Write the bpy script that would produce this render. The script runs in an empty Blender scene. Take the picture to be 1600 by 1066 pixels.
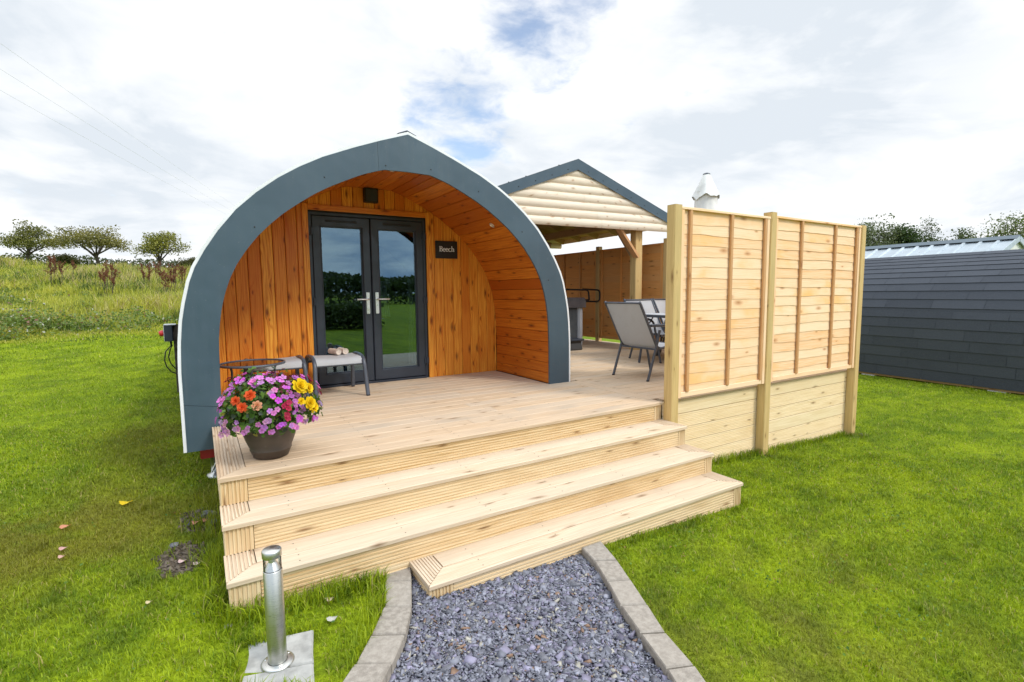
import bpy, bmesh, math, random
import numpy as np
from mathutils import Vector, Matrix
random.seed(7); rng = np.random.default_rng(7)
R = math.radians
scene = bpy.context.scene
COL = scene.collection

# ------------------------------------------------------------------ mesh builder
def V(*a): return Vector(a)
class MB:
    """collects faces with uv (metres, u along the grain) and a random tint per board"""
    def __init__(s): s.v=[]; s.f=[]; s.uv=[]; s.t=[]; s.mi=[]; s.sm=[]
    def face(s, pts, uvs=None, tint=0.5, mi=0, smooth=False):
        i=len(s.v); s.v.extend([tuple(p) for p in pts]); s.f.append(tuple(range(i,i+len(pts))))
        s.uv.append(uvs if uvs else [(0,0)]*len(pts)); s.t.append(tint); s.mi.append(mi); s.sm.append(smooth)
    def grid(s, rows, closed=False, tint=0.5, mi=0, smooth=True, uvf=None):
        """rows: list of equally long point lists, shared vertices"""
        i0=len(s.v); n=len(rows[0])
        for r in rows: s.v.extend([tuple(p) for p in r])
        m=n if closed else n-1
        for a in range(len(rows)-1):
            for b in range(m):
                c=(b+1)%n
                q=(i0+a*n+b,i0+a*n+c,i0+(a+1)*n+c,i0+(a+1)*n+b)
                s.f.append(q)
                if uvf: s.uv.append([uvf(a,b),uvf(a,b+1),uvf(a+1,b+1),uvf(a+1,b)])
                else: s.uv.append([(a*.1,b*.05),(a*.1,b*.05+.05),(a*.1+.1,b*.05+.05),(a*.1+.1,b*.05)])
                s.t.append(tint); s.mi.append(mi); s.sm.append(smooth)
    def prism(s, prof, o, u, v, n, L, m0=0.0, m1=0.0, tint=None, mi=0, smooth=False, caps=True, closed=True):
        """profile [(pv,pn)] extruded L along u; ends mitred by m0*pv at the start and m1*pv at the end"""
        o=Vector(o);u=Vector(u);v=Vector(v);n=Vector(n)
        if tint is None: tint=random.random()
        ou=random.random()*40; ov=random.random()*13
        P0=[o+u*(m0*a)+v*a+n*b for a,b in prof]; P1=[o+u*(L-m1*a)+v*a+n*b for a,b in prof]
        per=0; k=len(prof)
        flip = u.dot(v.cross(n))<0
        area=sum(prof[i][0]*prof[(i+1)%k][1]-prof[(i+1)%k][0]*prof[i][1] for i in range(k))
        if area<0: flip=not flip
        for i in range(k if closed else k-1):
            j=(i+1)%k
            d=math.hypot(prof[j][0]-prof[i][0],prof[j][1]-prof[i][1])
            us0=ou+m0*prof[i][0]; us1=ou+L-m1*prof[i][0]
            pts=[P0[i],P0[j],P1[j],P1[i]]; uv=[(us0,ov+per),(us0,ov+per+d),(us1,ov+per+d),(us1,ov+per)]
            if not flip: pts=pts[::-1]; uv=uv[::-1]
            s.face(pts,uv,tint,mi,smooth); per+=d
        if caps and closed:
            a=list(P0); b=list(P1)
            ua=[(ou+p[1]*.2,ov+p[0]) for p in prof]
            if flip: s.face(a[::-1],ua[::-1],tint,mi); s.face(b,ua,tint,mi)
            else: s.face(a,ua,tint,mi); s.face(b[::-1],ua[::-1],tint,mi)
    def board(s, o, u, v, n, L, W, T, ch=.003, ribs=0, rd=.004, **k):
        """board of length L along u, width W along v, thickness T along n; top face may carry ribs"""
        if ribs:
            p=[(0,0)]; w=W/ribs
            p.append((0,T-ch)); 
            for i in range(ribs):
                a=i*w
                p+= [(a+w*.08,T),(a+w*.52,T),(a+w*.58,T-rd),(a+w*.99,T-rd)] if i<ribs-1 else [(a+w*.12,T),(a+w*.88,T)]
            p+= [(W,T-ch),(W,0)]
        else:
            p=[(0,0),(0,T-ch),(ch,T),(W-ch,T),(W,T-ch),(W,0)]
        s.prism(p,o,u,v,n,L,**k)
    def box(s, lo, hi, ch=0.0, tint=None, mi=0):
        lo=Vector(lo);hi=Vector(hi);d=hi-lo
        ax=max(range(3),key=lambda i:d[i]); b=(ax+1)%3; c=(ax+2)%3
        E=[V(1,0,0),V(0,1,0),V(0,0,1)]
        W,T=d[b],d[c]
        p=[(0,0),(W,0),(W,T),(0,T)] if ch<=0 else [(ch,0),(W-ch,0),(W,ch),(W,T-ch),(W-ch,T),(ch,T),(0,T-ch),(0,ch)]
        s.prism(p,lo,E[ax],E[b],E[c],d[ax],tint=tint,mi=mi)
    def beam(s, p0, p1, w, h, up=(0,0,1), ch=.003, tint=None, mi=0):
        p0=Vector(p0);p1=Vector(p1);u=(p1-p0);L=u.length;u.normalize()
        v=Vector(up).cross(u); 
        if v.length<1e-4: v=V(1,0,0)
        v.normalize(); n=u.cross(v)
        o=p0-v*w/2-n*h/2
        p=[(ch,0),(w-ch,0),(w,ch),(w,h-ch),(w-ch,h),(ch,h),(0,h-ch),(0,ch)]
        s.prism(p,o,u,v,n,L,tint=tint,mi=mi)
    def tube(s, pts, r, n=8, mi=0, tint=.5, caps=True, up=None, flat=1.0):
        pts=[Vector(p) for p in pts]; rows=[]; 
        rr=r if isinstance(r,(list,tuple)) else [r]*len(pts)
        prev=None
        for i,p in enumerate(pts):
            t=(pts[min(i+1,len(pts)-1)]-pts[max(i-1,0)]).normalized()
            if prev is None:
                a=Vector(up) if up else (V(0,0,1) if abs(t.z)<.9 else V(1,0,0))
                x=a.cross(t).normalized()
            else:
                x=(prev-t*prev.dot(t)).normalized()
            prev=x; y=t.cross(x)
            rows.append([p+x*math.cos(2*math.pi*k/n)*rr[i]+y*math.sin(2*math.pi*k/n)*rr[i]*flat for k in range(n)])
        s.grid(rows,True,tint,mi,True)
        if caps:
            s.face(rows[0][::-1],None,tint,mi); s.face(rows[-1],None,tint,mi)
    def lathe(s, prof, c=(0,0,0), n=28, mi=0, tint=.5, cap0=True, cap1=True, smooth=True, axis=None):
        c=Vector(c); q=V(0,0,1).rotation_difference(Vector(axis)) if axis else None
        rows=[[c+(q@V(r*math.cos(2*math.pi*k/n),r*math.sin(2*math.pi*k/n),z) if q else V(r*math.cos(2*math.pi*k/n),r*math.sin(2*math.pi*k/n),z)) for k in range(n)] for r,z in prof]
        s.grid(rows,True,tint,mi,smooth,uvf=lambda a,b:(prof[a][1],b/n*2*math.pi*.2))
        if cap0: s.face(rows[0][::-1],None,tint,mi)
        if cap1: s.face(rows[-1],None,tint,mi)
    def build(s, name, mat, parent=None, loc=None):
        me=bpy.data.meshes.new(name); me.from_pydata(s.v,[],s.f)
        uvl=me.uv_layers.new(name='UVMap')
        uvl.data.foreach_set('uv',[c for f in s.uv for q in f for c in q])
        a=me.attributes.new('tint','FLOAT','FACE'); a.data.foreach_set('value',s.t)
        me.polygons.foreach_set('material_index',s.mi); me.polygons.foreach_set('use_smooth',s.sm)
        for m in (mat if isinstance(mat,(list,tuple)) else [mat]): me.materials.append(m)
        me.update()
        o=bpy.data.objects.new(name,me); COL.objects.link(o)
        if parent: o.parent=parent
        if loc: o.location=loc
        return o

def npmesh(name, verts, faces_n, loops, mat, col=None, smooth=False, parent=None):
    """fast mesh: verts (N,3), faces_n = corner count per face, loops flat indices"""
    me=bpy.data.meshes.new(name); nv=len(verts); nf=len(faces_n)
    me.vertices.add(nv); me.vertices.foreach_set('co',np.asarray(verts,np.float32).ravel())
    me.loops.add(len(loops)); me.loops.foreach_set('vertex_index',np.asarray(loops,np.int32))
    me.polygons.add(nf); st=np.concatenate([[0],np.cumsum(faces_n)[:-1]]).astype(np.int32)
    me.polygons.foreach_set('loop_start',st)
    if smooth: me.polygons.foreach_set('use_smooth',np.ones(nf,bool))
    if col is not None:
        a=me.attributes.new('col','FLOAT_COLOR','POINT')
        a.data.foreach_set('color',np.concatenate([col,np.ones((nv,1))],1).astype(np.float32).ravel())
    me.materials.append(mat); me.update(calc_edges=True); me.validate()
    o=bpy.data.objects.new(name,me); COL.objects.link(o)
    if parent: o.parent=parent
    return o

def tag(o, label=None, cat=None, group=None, kind=None):
    if label: o['label']=label
    if cat: o['category']=cat
    if group: o['group']=group
    if kind: o['kind']=kind
    return o
def thing(name, label, cat, loc=(0,0,0), rz=0, group=None):
    o=bpy.data.objects.new(name,None); COL.objects.link(o); o.empty_display_size=.1
    o.location=loc; o.rotation_euler=(0,0,rz)
    return tag(o,label,cat,group)
def copy_tree(o, parent=None):
    c=o.copy(); COL.objects.link(c)
    if parent: c.parent=parent
    for ch in list(o.children): copy_tree(ch,c)
    return c

# ------------------------------------------------------------------ materials
class NT:
    def __init__(s,name):
        s.m=bpy.data.materials.new(name); s.m.use_nodes=True; s.t=s.m.node_tree; s.t.nodes.clear()
        s.out=s.n('ShaderNodeOutputMaterial')
    def n(s,t,**k):
        x=s.t.nodes.new(t)
        for a,b in k.items(): setattr(x,a,b)
        return x
    def l(s,a,b): s.t.links.new(a,b)
    def put(s,sock,val):
        if hasattr(val,'is_output') or isinstance(val,bpy.types.NodeSocket): s.l(val,sock)
        elif val is not None: sock.default_value=val
    def math(s,op,a,b=None,c=None,clamp=False):
        x=s.n('ShaderNodeMath',operation=op,use_clamp=clamp); s.put(x.inputs[0],a)
        if b is not None: s.put(x.inputs[1],b)
        if c is not None: s.put(x.inputs[2],c)
        return x.outputs[0]
    def mix(s,f,a,b,blend='MIX'):
        x=s.n('ShaderNodeMix',data_type='RGBA',blend_type=blend); s.put(x.inputs[0],f); s.put(x.inputs[6],c4(a)); s.put(x.inputs[7],c4(b)); return x.outputs[2]
    def vec(s,x,y,z=0.0):
        q=s.n('ShaderNodeCombineXYZ'); s.put(q.inputs[0],x); s.put(q.inputs[1],y); s.put(q.inputs[2],z); return q.outputs[0]
    def noise(s,v,scale=1.0,detail=3.0,rough=.55,dist=0.0,dim='3D'):
        x=s.n('ShaderNodeTexNoise',noise_dimensions=dim); s.put(x.inputs['Vector'],v); x.inputs['Scale'].default_value=scale; x.inputs['Detail'].default_value=detail; x.inputs['Roughness'].default_value=rough; x.inputs['Distortion'].default_value=dist; return x.outputs[0]
    def ramp(s,v,a,b,x0=0.0,x1=1.0,smooth=True):
        x=s.n('ShaderNodeMapRange',interpolation_type='SMOOTHSTEP' if smooth else 'LINEAR'); s.put(x.inputs[0],v)
        x.inputs[1].default_value=a;x.inputs[2].default_value=b;x.inputs[3].default_value=x0;x.inputs[4].default_value=x1; return x.outputs[0]
    def bsdf(s,col,rough=.6,metal=0.0,bump=None,bstr=.2,bdist=.01,spec=.5,coat=0.0):
        b=s.n('ShaderNodeBsdfPrincipled'); s.put(b.inputs['Base Color'],c4(col)); s.put(b.inputs['Roughness'],rough); s.put(b.inputs['Metallic'],metal)
        b.inputs['Specular IOR Level'].default_value=spec; b.inputs['Coat Weight'].default_value=coat; b.inputs['Coat Roughness'].default_value=.25
        if bump is not None:
            k=s.n('ShaderNodeBump'); k.inputs['Strength'].default_value=bstr; k.inputs['Distance'].default_value=bdist; s.l(bump,k.inputs['Height']); s.l(k.outputs[0],b.inputs['Normal'])
        s.l(b.outputs[0],s.out.inputs[0]); return b
    def obj(s): return s.n('ShaderNodeTexCoord').outputs['Object']
    def attr(s,name): return s.n('ShaderNodeAttribute',attribute_name=name)
def c4(c):
    if isinstance(c,(tuple,list)) and len(c)==3: return (c[0],c[1],c[2],1.0)
    return c

def wood(name, light, dark, knotc, knots=.5, ring=.5, tintv=.3, tintc=None, rough=.6, coat=0.0, spec=.3, blot=.25, blotc=None, kscale=(2.6,8.0), bstr=.25, ringf=70.0):
    t=NT(name); uv=t.n('ShaderNodeUVMap',uv_map='UVMap').outputs[0]
    sp=t.n('ShaderNodeSeparateXYZ'); t.l(uv,sp.inputs[0]); u,v=sp.outputs[0],sp.outputs[1]
    big=t.noise(t.vec(t.math('MULTIPLY',u,1.1),t.math('MULTIPLY',v,9.0)),1.0,2.0)
    kv=t.n('ShaderNodeTexVoronoi',voronoi_dimensions='2D',feature='F1'); t.l(t.vec(t.math('MULTIPLY',u,kscale[0]),t.math('MULTIPLY',v,kscale[1])),kv.inputs['Vector']); kv.inputs['Scale'].default_value=1.0; kv.inputs['Randomness'].default_value=.9
    kd=kv.outputs['Distance']; kr=t.n('ShaderNodeSeparateColor'); t.l(kv.outputs['Color'],kr.inputs[0])
    on=t.math('LESS_THAN',kr.outputs[0],knots)
    ksz=t.ramp(kr.outputs[1],0,1,.06,.22,False)
    core=t.math('MULTIPLY',on,t.math('SUBTRACT',1.0,t.math('SMOOTH_MIN',1.0,t.math('DIVIDE',kd,ksz),.3),clamp=True))
    halo=t.math('MULTIPLY',on,t.math('POWER',t.math('SUBTRACT',1.0,t.math('MULTIPLY',kd,2.2),clamp=True),2.0))
    ph=t.math('ADD',t.math('MULTIPLY',v,ringf*6.28),t.math('ADD',t.math('MULTIPLY',big,34.0),t.math('MULTIPLY',halo,11.0)))
    rings=t.math('MULTIPLY_ADD',t.math('SINE',ph),.5,.5)
    rings=t.math('POWER',rings,2.2)
    fine=t.noise(t.vec(t.math('MULTIPLY',u,7.0),t.math('MULTIPLY',v,300.0)),1.0,2.0)
    streak=t.noise(t.vec(t.math('MULTIPLY',u,2.2),t.math('MULTIPLY',v,45.0)),1.0,3.0)
    g=t.math('ADD',t.math('MULTIPLY',rings,ring*.55),t.math('MULTIPLY',t.ramp(streak,.35,.7),ring*.6))
    g=t.math('ADD',g,t.math('MULTIPLY',t.math('SUBTRACT',fine,.5),ring*.9),clamp=True)
    g=t.math('ADD',g,t.math('MULTIPLY',halo,.35),clamp=True)
    c=t.mix(g,light,dark)
    tn=t.attr('tint').outputs['Fac']
    c=t.mix(t.math('MULTIPLY',tn,tintv),c,tintc or dark)
    bl=t.ramp(t.noise(t.vec(t.math('MULTIPLY',u,1.3),t.math('MULTIPLY',v,2.5),3.3),1.0,4.0),.5,.75)
    c=t.mix(t.math('MULTIPLY',bl,blot),c,blotc or dark)
    c=t.mix(t.math('MULTIPLY',core,.88),c,knotc)
    h=t.math('ADD',t.math('MULTIPLY',fine,.6),t.math('MULTIPLY',rings,.4))
    t.bsdf(c,rough,0,h,bstr,.0015,spec,coat); return t.m

def plain(name,col,rough=.5,metal=0.0,var=.12,scale=6.0,bstr=0.0,spec=.5,coat=0.0,fs=None):
    t=NT(name); o=t.obj(); n=t.noise(o,scale,4.0)
    d=tuple(x*(1-var*1.6) for x in col); e=tuple(min(1,x*(1+var)) for x in col)
    c=t.mix(t.ramp(n,.3,.7),d,e)
    rr=t.ramp(t.noise(o,scale*2.7,3.0),.3,.7,max(0,rough-.08),min(1,rough+.1))
    h=t.noise(o,fs or 180.0,2.0) if bstr else None
    t.bsdf(c,rr,metal,h,bstr,.002,spec,coat); return t.m

M={}
M['deck']=wood('deck_boards',(.64,.475,.315),(.47,.32,.19),(.20,.11,.05),.30,1.0,.6,(.55,.45,.34),.7,blot=.75,blotc=(.44,.35,.255))
M['tread']=wood('tread_boards',(.70,.555,.40),(.52,.385,.24),(.20,.11,.055),.26,1.0,.5,(.60,.50,.38),.7,blot=.7,blotc=(.54,.43,.31))
M['riser']=wood('ribbed_boards',(.76,.58,.345),(.54,.35,.15),(.20,.09,.03),.42,.95,.5,(.80,.66,.44),.65,blot=.4,blotc=(.46,.27,.10))
M['skirt']=wood('skirting_boards',(.92,.75,.50),(.74,.54,.28),(.24,.12,.05),.32,.9,.5,(.84,.64,.38),.65,blot=.4)
M['post']=wood('treated_post_wood',(.68,.48,.21),(.50,.32,.115),(.18,.09,.03),.5,.9,.25,(.58,.42,.18),.65,blot=.45,blotc=(.44,.35,.16))
M['lap']=wood('larch_lap_wood',(.92,.62,.375),(.84,.44,.18),(.40,.15,.04),.45,.85,.6,(.95,.75,.52),.6,blot=.85,blotc=(.90,.48,.15),kscale=(2.2,7.0))
M['batten']=wood('batten_wood',(.66,.37,.17),(.50,.24,.09),(.26,.10,.04),.45,.7,.4,None,.6,blot=.5)
M['fence']=wood('fence_lap_wood',(.86,.41,.115),(.64,.26,.058),(.20,.075,.022),.5,.7,.6,(.66,.38,.16),.65,blot=.4)
M['log']=wood('pine_log_wood',(.80,.70,.55),(.68,.52,.36),(.42,.24,.12),.5,.6,.4,(.88,.80,.66),.6,blot=.2)
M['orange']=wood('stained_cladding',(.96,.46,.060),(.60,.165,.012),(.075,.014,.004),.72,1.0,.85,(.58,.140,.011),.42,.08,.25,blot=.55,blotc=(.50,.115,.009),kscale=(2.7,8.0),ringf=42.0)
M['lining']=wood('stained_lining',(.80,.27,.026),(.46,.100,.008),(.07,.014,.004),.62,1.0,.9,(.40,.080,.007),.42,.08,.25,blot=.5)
M['rafter']=wood('rafter_wood',(.45,.30,.16),(.34,.21,.10),(.2,.1,.05),.3,.5,.3,None,.7)
def m_fascia():
    t=NT('slate_blue_metal'); o=t.obj(); sp=t.n('ShaderNodeSeparateXYZ'); t.l(o,sp.inputs[0])
    st=t.noise(t.vec(t.math('MULTIPLY',sp.outputs[0],22.0),0.0,t.math('MULTIPLY',sp.outputs[2],1.6)),1.0,4.0); lo=t.noise(o,1.7,3); sk=t.noise(o,60,2)
    c=t.mix(t.ramp(lo,.3,.7),(.048,.080,.106),(.058,.094,.121)); c=t.mix(t.math('MULTIPLY',t.ramp(st,.55,.8),.22),c,(.10,.125,.14)); c=t.mix(t.math('MULTIPLY',t.ramp(sk,.68,.74),.35),c,(.16,.18,.19))
    t.bsdf(c,t.ramp(st,.3,.7,.30,.46),0,t.noise(o,2.6,2),.35,.03,.5); return t.m
M['fascia']=m_fascia()
M['white']=plain('white_trim',(.78,.79,.80),.35,0,.04)
M['anth']=plain('anthracite_frame',(.027,.035,.050),.38,0,.08,4,.05)
M['black']=plain('black_plastic',(.012,.012,.013),.45,0,.1)
M['chrome']=plain('satin_steel',(.80,.80,.80),.34,.85,.0)
M['shingle']=None
M['roofm']=plain('galvanised_roof',(.40,.46,.50),.35,.3,.06,3)
M['concrete']=plain('concrete',(.37,.365,.34),.85,0,.16,14,.6,.2,fs=90)
M['soil']=plain('soil',(.07,.05,.035),.95,0,.3,20,.8,.1,fs=60)
M['frame']=plain('grey_tube_paint',(.075,.085,.105),.38,0,.08)
M['pot']=None
M['tubpanel']=plain('tub_panel',(.10,.115,.125),.5,0,.08,8,.1)
M['tubcover']=plain('tub_cover_vinyl',(.13,.12,.125),.5,0,.08,8,.2)
M['tubtrim']=plain('tub_trim',(.50,.52,.55),.4,0,.05)
M['canvas']=plain('parasol_canvas',(.74,.74,.71),.8,0,.08,7,.2)
M['red']=plain('red_paint',(.50,.03,.03),.35,0,.1)
M['cream']=plain('cream_cloth',(.68,.56,.46),.85,0,.12,25,.5)
M['rubber']=plain('black_cable',(.015,.015,.015),.5,0,.1)
M['dark_int']=plain('dark_interior',(.035,.030,.028),.8,0,.2)
M['curtain']=plain('curtain_cloth',(.62,.62,.60),.9,0,.08,30,.3)
M['bark']=plain('bark',(.09,.075,.06),.9,0,.3,9,.8,.2,fs=25)
M['wire']=plain('wire_grey',(.62,.64,.67),.6,0,.02)

def m_shingle():
    t=NT('felt_shingle'); uv=t.n('ShaderNodeUVMap',uv_map='UVMap').outputs[0]
    g=t.noise(t.obj(),160,2); b=t.noise(uv,1.6,4)
    tn=t.attr('tint').outputs['Fac']
    c=t.mix(t.ramp(g,.3,.7),(.026,.032,.042),(.060,.070,.088)); c=t.mix(t.math('MULTIPLY',tn,.26),c,(.085,.097,.118)); c=t.mix(t.math('MULTIPLY',t.ramp(b,.5,.75),.25),c,(.03,.035,.045))
    t.bsdf(c,.75,0,g,.5,.002,.3); return t.m
M['shingle']=m_shingle()
def m_brushed():
    t=NT('brushed_steel'); o=t.obj(); sp=t.n('ShaderNodeSeparateXYZ'); t.l(o,sp.inputs[0])
    n=t.noise(t.vec(t.math('MULTIPLY',sp.outputs[0],30.0),t.math('MULTIPLY',sp.outputs[1],30.0),t.math('MULTIPLY',sp.outputs[2],900.0)),1.0,2.0)
    t.bsdf(t.mix(n,(.50,.50,.47),(.66,.66,.63)),t.ramp(n,.3,.7,.27,.40),1.0,n,.12,.0005); return t.m
M['steel']=m_brushed()
def m_pot():
    t=NT('barrel_pot'); o=t.obj(); sp=t.n('ShaderNodeSeparateXYZ'); t.l(o,sp.inputs[0])
    ang=t.math('ARCTAN2',sp.outputs[1],sp.outputs[0])
    n=t.noise(t.vec(t.math('MULTIPLY',ang,9.0),0.0,t.math('MULTIPLY',sp.outputs[2],5.0)),1.0,4.0); s2=t.noise(o,30,3)
    c=t.mix(t.ramp(n,.35,.7),(.030,.024,.021),(.085,.062,.05)); c=t.mix(t.math('MULTIPLY',t.ramp(s2,.6,.8),.4),c,(.15,.13,.11))
    t.bsdf(c,.45,0,n,.5,.004,.5); return t.m
M['pot']=m_pot()
def m_glass(name,tint,ior=1.6,gc=(1,1,1)):
    t=NT(name); a=t.n('ShaderNodeBsdfTransparent'); a.inputs[0].default_value=c4(tint)
    g=t.n('ShaderNodeBsdfGlossy'); g.inputs[0].default_value=c4(gc); g.inputs[1].default_value=.0
    f=t.n('ShaderNodeFresnel'); f.inputs[0].default_value=ior
    x=t.n('ShaderNodeMixShader'); t.l(f.outputs[0],x.inputs[0]); t.l(a.outputs[0],x.inputs[1]); t.l(g.outputs[0],x.inputs[2]); t.l(x.outputs[0],t.out.inputs[0]); return t.m
M['glass']=m_glass('door_glass',(.60,.67,.70),2.3,(.62,.86,1.0))
M['bronze']=m_glass('smoked_table_glass',(.30,.19,.14),1.75)
M['clear']=m_glass('clear_lens',(.93,.94,.94),1.35)
def m_sling():
    t=NT('sling_fabric'); o=t.obj(); sp=t.n('ShaderNodeSeparateXYZ'); t.l(o,sp.inputs[0])
    n=t.noise(o,220,2); b=t.noise(o,9,4)
    c=t.mix(n,(.50,.50,.51),(.70,.70,.70)); c=t.mix(t.math('MULTIPLY',t.ramp(b,.45,.7),.2),c,(.5,.47,.44))
    d=t.n('ShaderNodeBsdfDiffuse'); t.l(c,d.inputs[0]); tr=t.n('ShaderNodeBsdfTranslucent'); t.l(c,tr.inputs[0])
    x=t.n('ShaderNodeMixShader'); x.inputs[0].default_value=.3; t.l(d.outputs[0],x.inputs[1]); t.l(tr.outputs[0],x.inputs[2]); t.l(x.outputs[0],t.out.inputs[0]); return t.m
M['sling']=m_sling()
def m_leafy(name,trans=.35,gloss=.5,var=True):
    """colour comes from the 'col' point attribute"""
    t=NT(name); c=t.attr('col').outputs['Color']
    d=t.n('ShaderNodeBsdfPrincipled'); t.l(c,d.inputs['Base Color']); d.inputs['Roughness'].default_value=gloss; d.inputs['Specular IOR Level'].default_value=.25
    tr=t.n('ShaderNodeBsdfTranslucent'); t.l(t.mix(.5,c,(1,1,.3),'MULTIPLY'),tr.inputs[0])
    x=t.n('ShaderNodeMixShader'); x.inputs[0].default_value=trans; t.l(d.outputs[0],x.inputs[1]); t.l(tr.outputs[0],x.inputs[2]); t.l(x.outputs[0],t.out.inputs[0]); return t.m
M['grass']=m_leafy('grass_blades',.35,.5)
M['leaf']=m_leafy('leaves',.3,.45)
M['petal']=m_leafy('petals',.35,.6)
def m_ground():
    t=NT('lawn_ground'); o=t.obj()
    n1=t.noise(o,.55,5,.6); n2=t.noise(o,30,4,.7); n3=t.noise(o,3.2,4,.6); n4=t.noise(o,130,2,.6)
    c=t.attr('col').outputs['Color']
    c=t.mix(t.ramp(n2,.3,.7),t.mix(1.0,c,(.62,.62,.62),'MULTIPLY'),t.mix(1.0,c,(1.25,1.25,1.25),'MULTIPLY'))
    c=t.mix(t.math('MULTIPLY',t.ramp(n4,.4,.7),.4),c,t.mix(1.0,c,(.45,.45,.45),'MULTIPLY'))
    t.bsdf(c,.9,0,t.math('ADD',n2,n4),.7,.02,.1); return t.m
M['ground']=m_ground()
def m_stone(name,a,b,sc=40,tc=None):
    t=NT(name); o=t.obj(); n=t.noise(o,sc,4,.6); f=t.noise(o,sc*7,2)
    tn=t.attr('tint').outputs['Fac']
    c=t.mix(t.ramp(n,.3,.7),a,b); c=t.mix(t.math('MULTIPLY',t.ramp(f,.55,.7),.4),c,tuple(x*.5 for x in a)); c=t.mix(t.math('MULTIPLY',tn,.35),c,tc or b)
    t.bsdf(c,.85,0,t.math('ADD',n,f),.5,.003,.2); return t.m
M['kerb']=m_stone('kerb_concrete',(.25,.22,.185),(.38,.34,.29),35)
M['slate']=m_leafy('slate_chips',0.0,.6)
M['rock']=m_stone('slate_rock',(.095,.097,.112),(.20,.20,.222),30)
M['base']=m_stone('gravel_bed',(.10,.10,.13),(.20,.19,.23),120)

# ------------------------------------------------------------------ ground height
FX=[-40,-8,-3,0,1,3.7,5.3,7.25,13.3,30,400]; FZ=[-.40,-.42,-.47,-.52,-.585,-.72,-.78,-.866,-.96,-1.15,-1.3]
HY=[-400,-90,-45,-20,0,2,5,8,11,14,17,22,28,36,48,62,72,95,140,400]; HZ=[3.5,2.6,.7,-.1,-.03,0,.02,.09,.23,.42,.62,.98,1.55,2.20,3.05,4.25,4.4,3.6,.6,0]
def sstep(a,b,x):
    t=np.clip((x-a)/(b-a),0,1); return t*t*(3-2*t)
def gz(x,y):
    x=np.asarray(x,float); y=np.asarray(y,float)
    base=np.interp(x,FX,FZ); hill=np.interp(y,HY,HZ)
    w=1-sstep(.5+.10*np.abs(y),6+.35*np.abs(y),x)
    w=np.where(y<0,1.0,w)
    tilt=1-np.clip((x+.2*y)/(60),-.25,.4)*.6
    bank=.22*np.exp(-(((x+5.6)/1.6)**2+((y-19)/4.0)**2))
    return base+hill*w*tilt+bank
def g1(x,y): return float(gz(x,y))
def vnoise(x,y,sc,seed=0):
    """smooth value noise 0..1"""
    r=np.random.default_rng(seed).random((128,128)); x=np.asarray(x)*sc+37.3; y=np.asarray(y)*sc+11.7
    xi=np.floor(x).astype(int); yi=np.floor(y).astype(int); fx=x-xi; fy=y-yi; fx=fx*fx*(3-2*fx); fy=fy*fy*(3-2*fy)
    a=r[xi%128,yi%128];b=r[(xi+1)%128,yi%128];c=r[xi%128,(yi+1)%128];d=r[(xi+1)%128,(yi+1)%128]
    return (a*(1-fx)+b*fx)*(1-fy)+(c*(1-fx)+d*fx)*fy
def fbm(x,y,sc,seed=0): return (vnoise(x,y,sc,seed)+.5*vnoise(x,y,sc*2.1,seed+1)+.25*vnoise(x,y,sc*4.3,seed+2))/1.75

def soil_q(x,y):
    """small where the turf is bare: by the steps and at the post feet"""
    d=((x+.17)/.17)**2+((y-3.52)/.24)**2; e=((x+.05)/.18)**2+((y-4.1)/.28)**2; f=((x-5.33)/.09)**2+((y-3.2)/.07)**2; g=((x-7.4)/.10)**2+((y-3.2)/.08)**2
    return np.minimum(np.minimum(d,e),np.minimum(f,g))+.9*(fbm(x,y,7,3)-.5)
def soil_keep(x,y,r): return r.random(len(x))<np.clip((soil_q(x,y)-.50)*1.5,.05,1)
def colour(x,y,n,r=None,straw=.06):
    pa=fbm(x,y,.5,9)[:,None]; pb=fbm(x,y,2.3,19)[:,None]; pc=fbm(x,y,7.5,23)[:,None]
    jit=r.normal(0,.27,(n,1)) if r is not None else 0
    k=np.clip(.30+.55*(pa-.32)+.45*(pb-.5)+.75*(pc-.5)+jit,0,1)
    c=np.array([.118,.205,.009])*(1-k)+np.array([.420,.520,.014])*k
    if r is not None:
        s=r.random(n)<straw; c[s]=np.array([.46,.40,.13])*r.uniform(.7,1.2,(s.sum(),1))
    dk=np.clip((fbm(x,y,8.5,57)-.58)*6,0,1)[:,None]*.42; c=c*(1-dk)+np.array([.060,.105,.012])*dk
    # brown moss beside the steps and dry thin turf beside the path
    mz=np.exp(-(((x+1.3)/1.35)**2+((y-4.25)/.75)**2)); m2=np.exp(-(((x+.5)/.55)**2+((y-6.6)/1.6)**2))*.6; mz=np.clip((mz+m2)*np.clip((.6*fbm(x,y,2.1,29)+.4*fbm(x,y,7.0,31)-.30)*4.0,0,1)*.85,0,.60)[:,None]
    c=c*(1-mz)+np.array([.235,.185,.030])*mz
    rz_=np.exp(-(((x-2.6)/1.5)**2+((y-1.35)/.9)**2))*np.clip((.5*fbm(x,y,3.0,39)+.5*fbm(x,y,9.0,41)-.40)*4.0,0,1)*.5
    return c*(1-rz_[:,None])+np.array([.20,.175,.045])*rz_[:,None]
def axis(lo,hi,step,far,k=1.13):
    a=list(np.arange(lo,hi+1e-6,step)); s=step
    while a[-1]<far: s*=k; a.append(a[-1]+s)
    s=step
    while a[0]>-far: s*=k; a.insert(0,a[0]-s)
    return np.array(a)
ax=axis(-9,16,.2,900); ay=axis(-4,26,.2,900)
ax=np.unique(np.round(np.concatenate([ax,np.arange(-.9,2.6,.05)]),4)); ay=np.unique(np.round(np.concatenate([ay,np.arange(.4,4.8,.05)]),4))
PATH_L=[(.93,2.83),(.87,2.667),(.79,2.433),(.675,2.242),(.557,2.08),(.425,1.928),(.275,1.785),(.11,1.66),(-.9,.9)]
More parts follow.
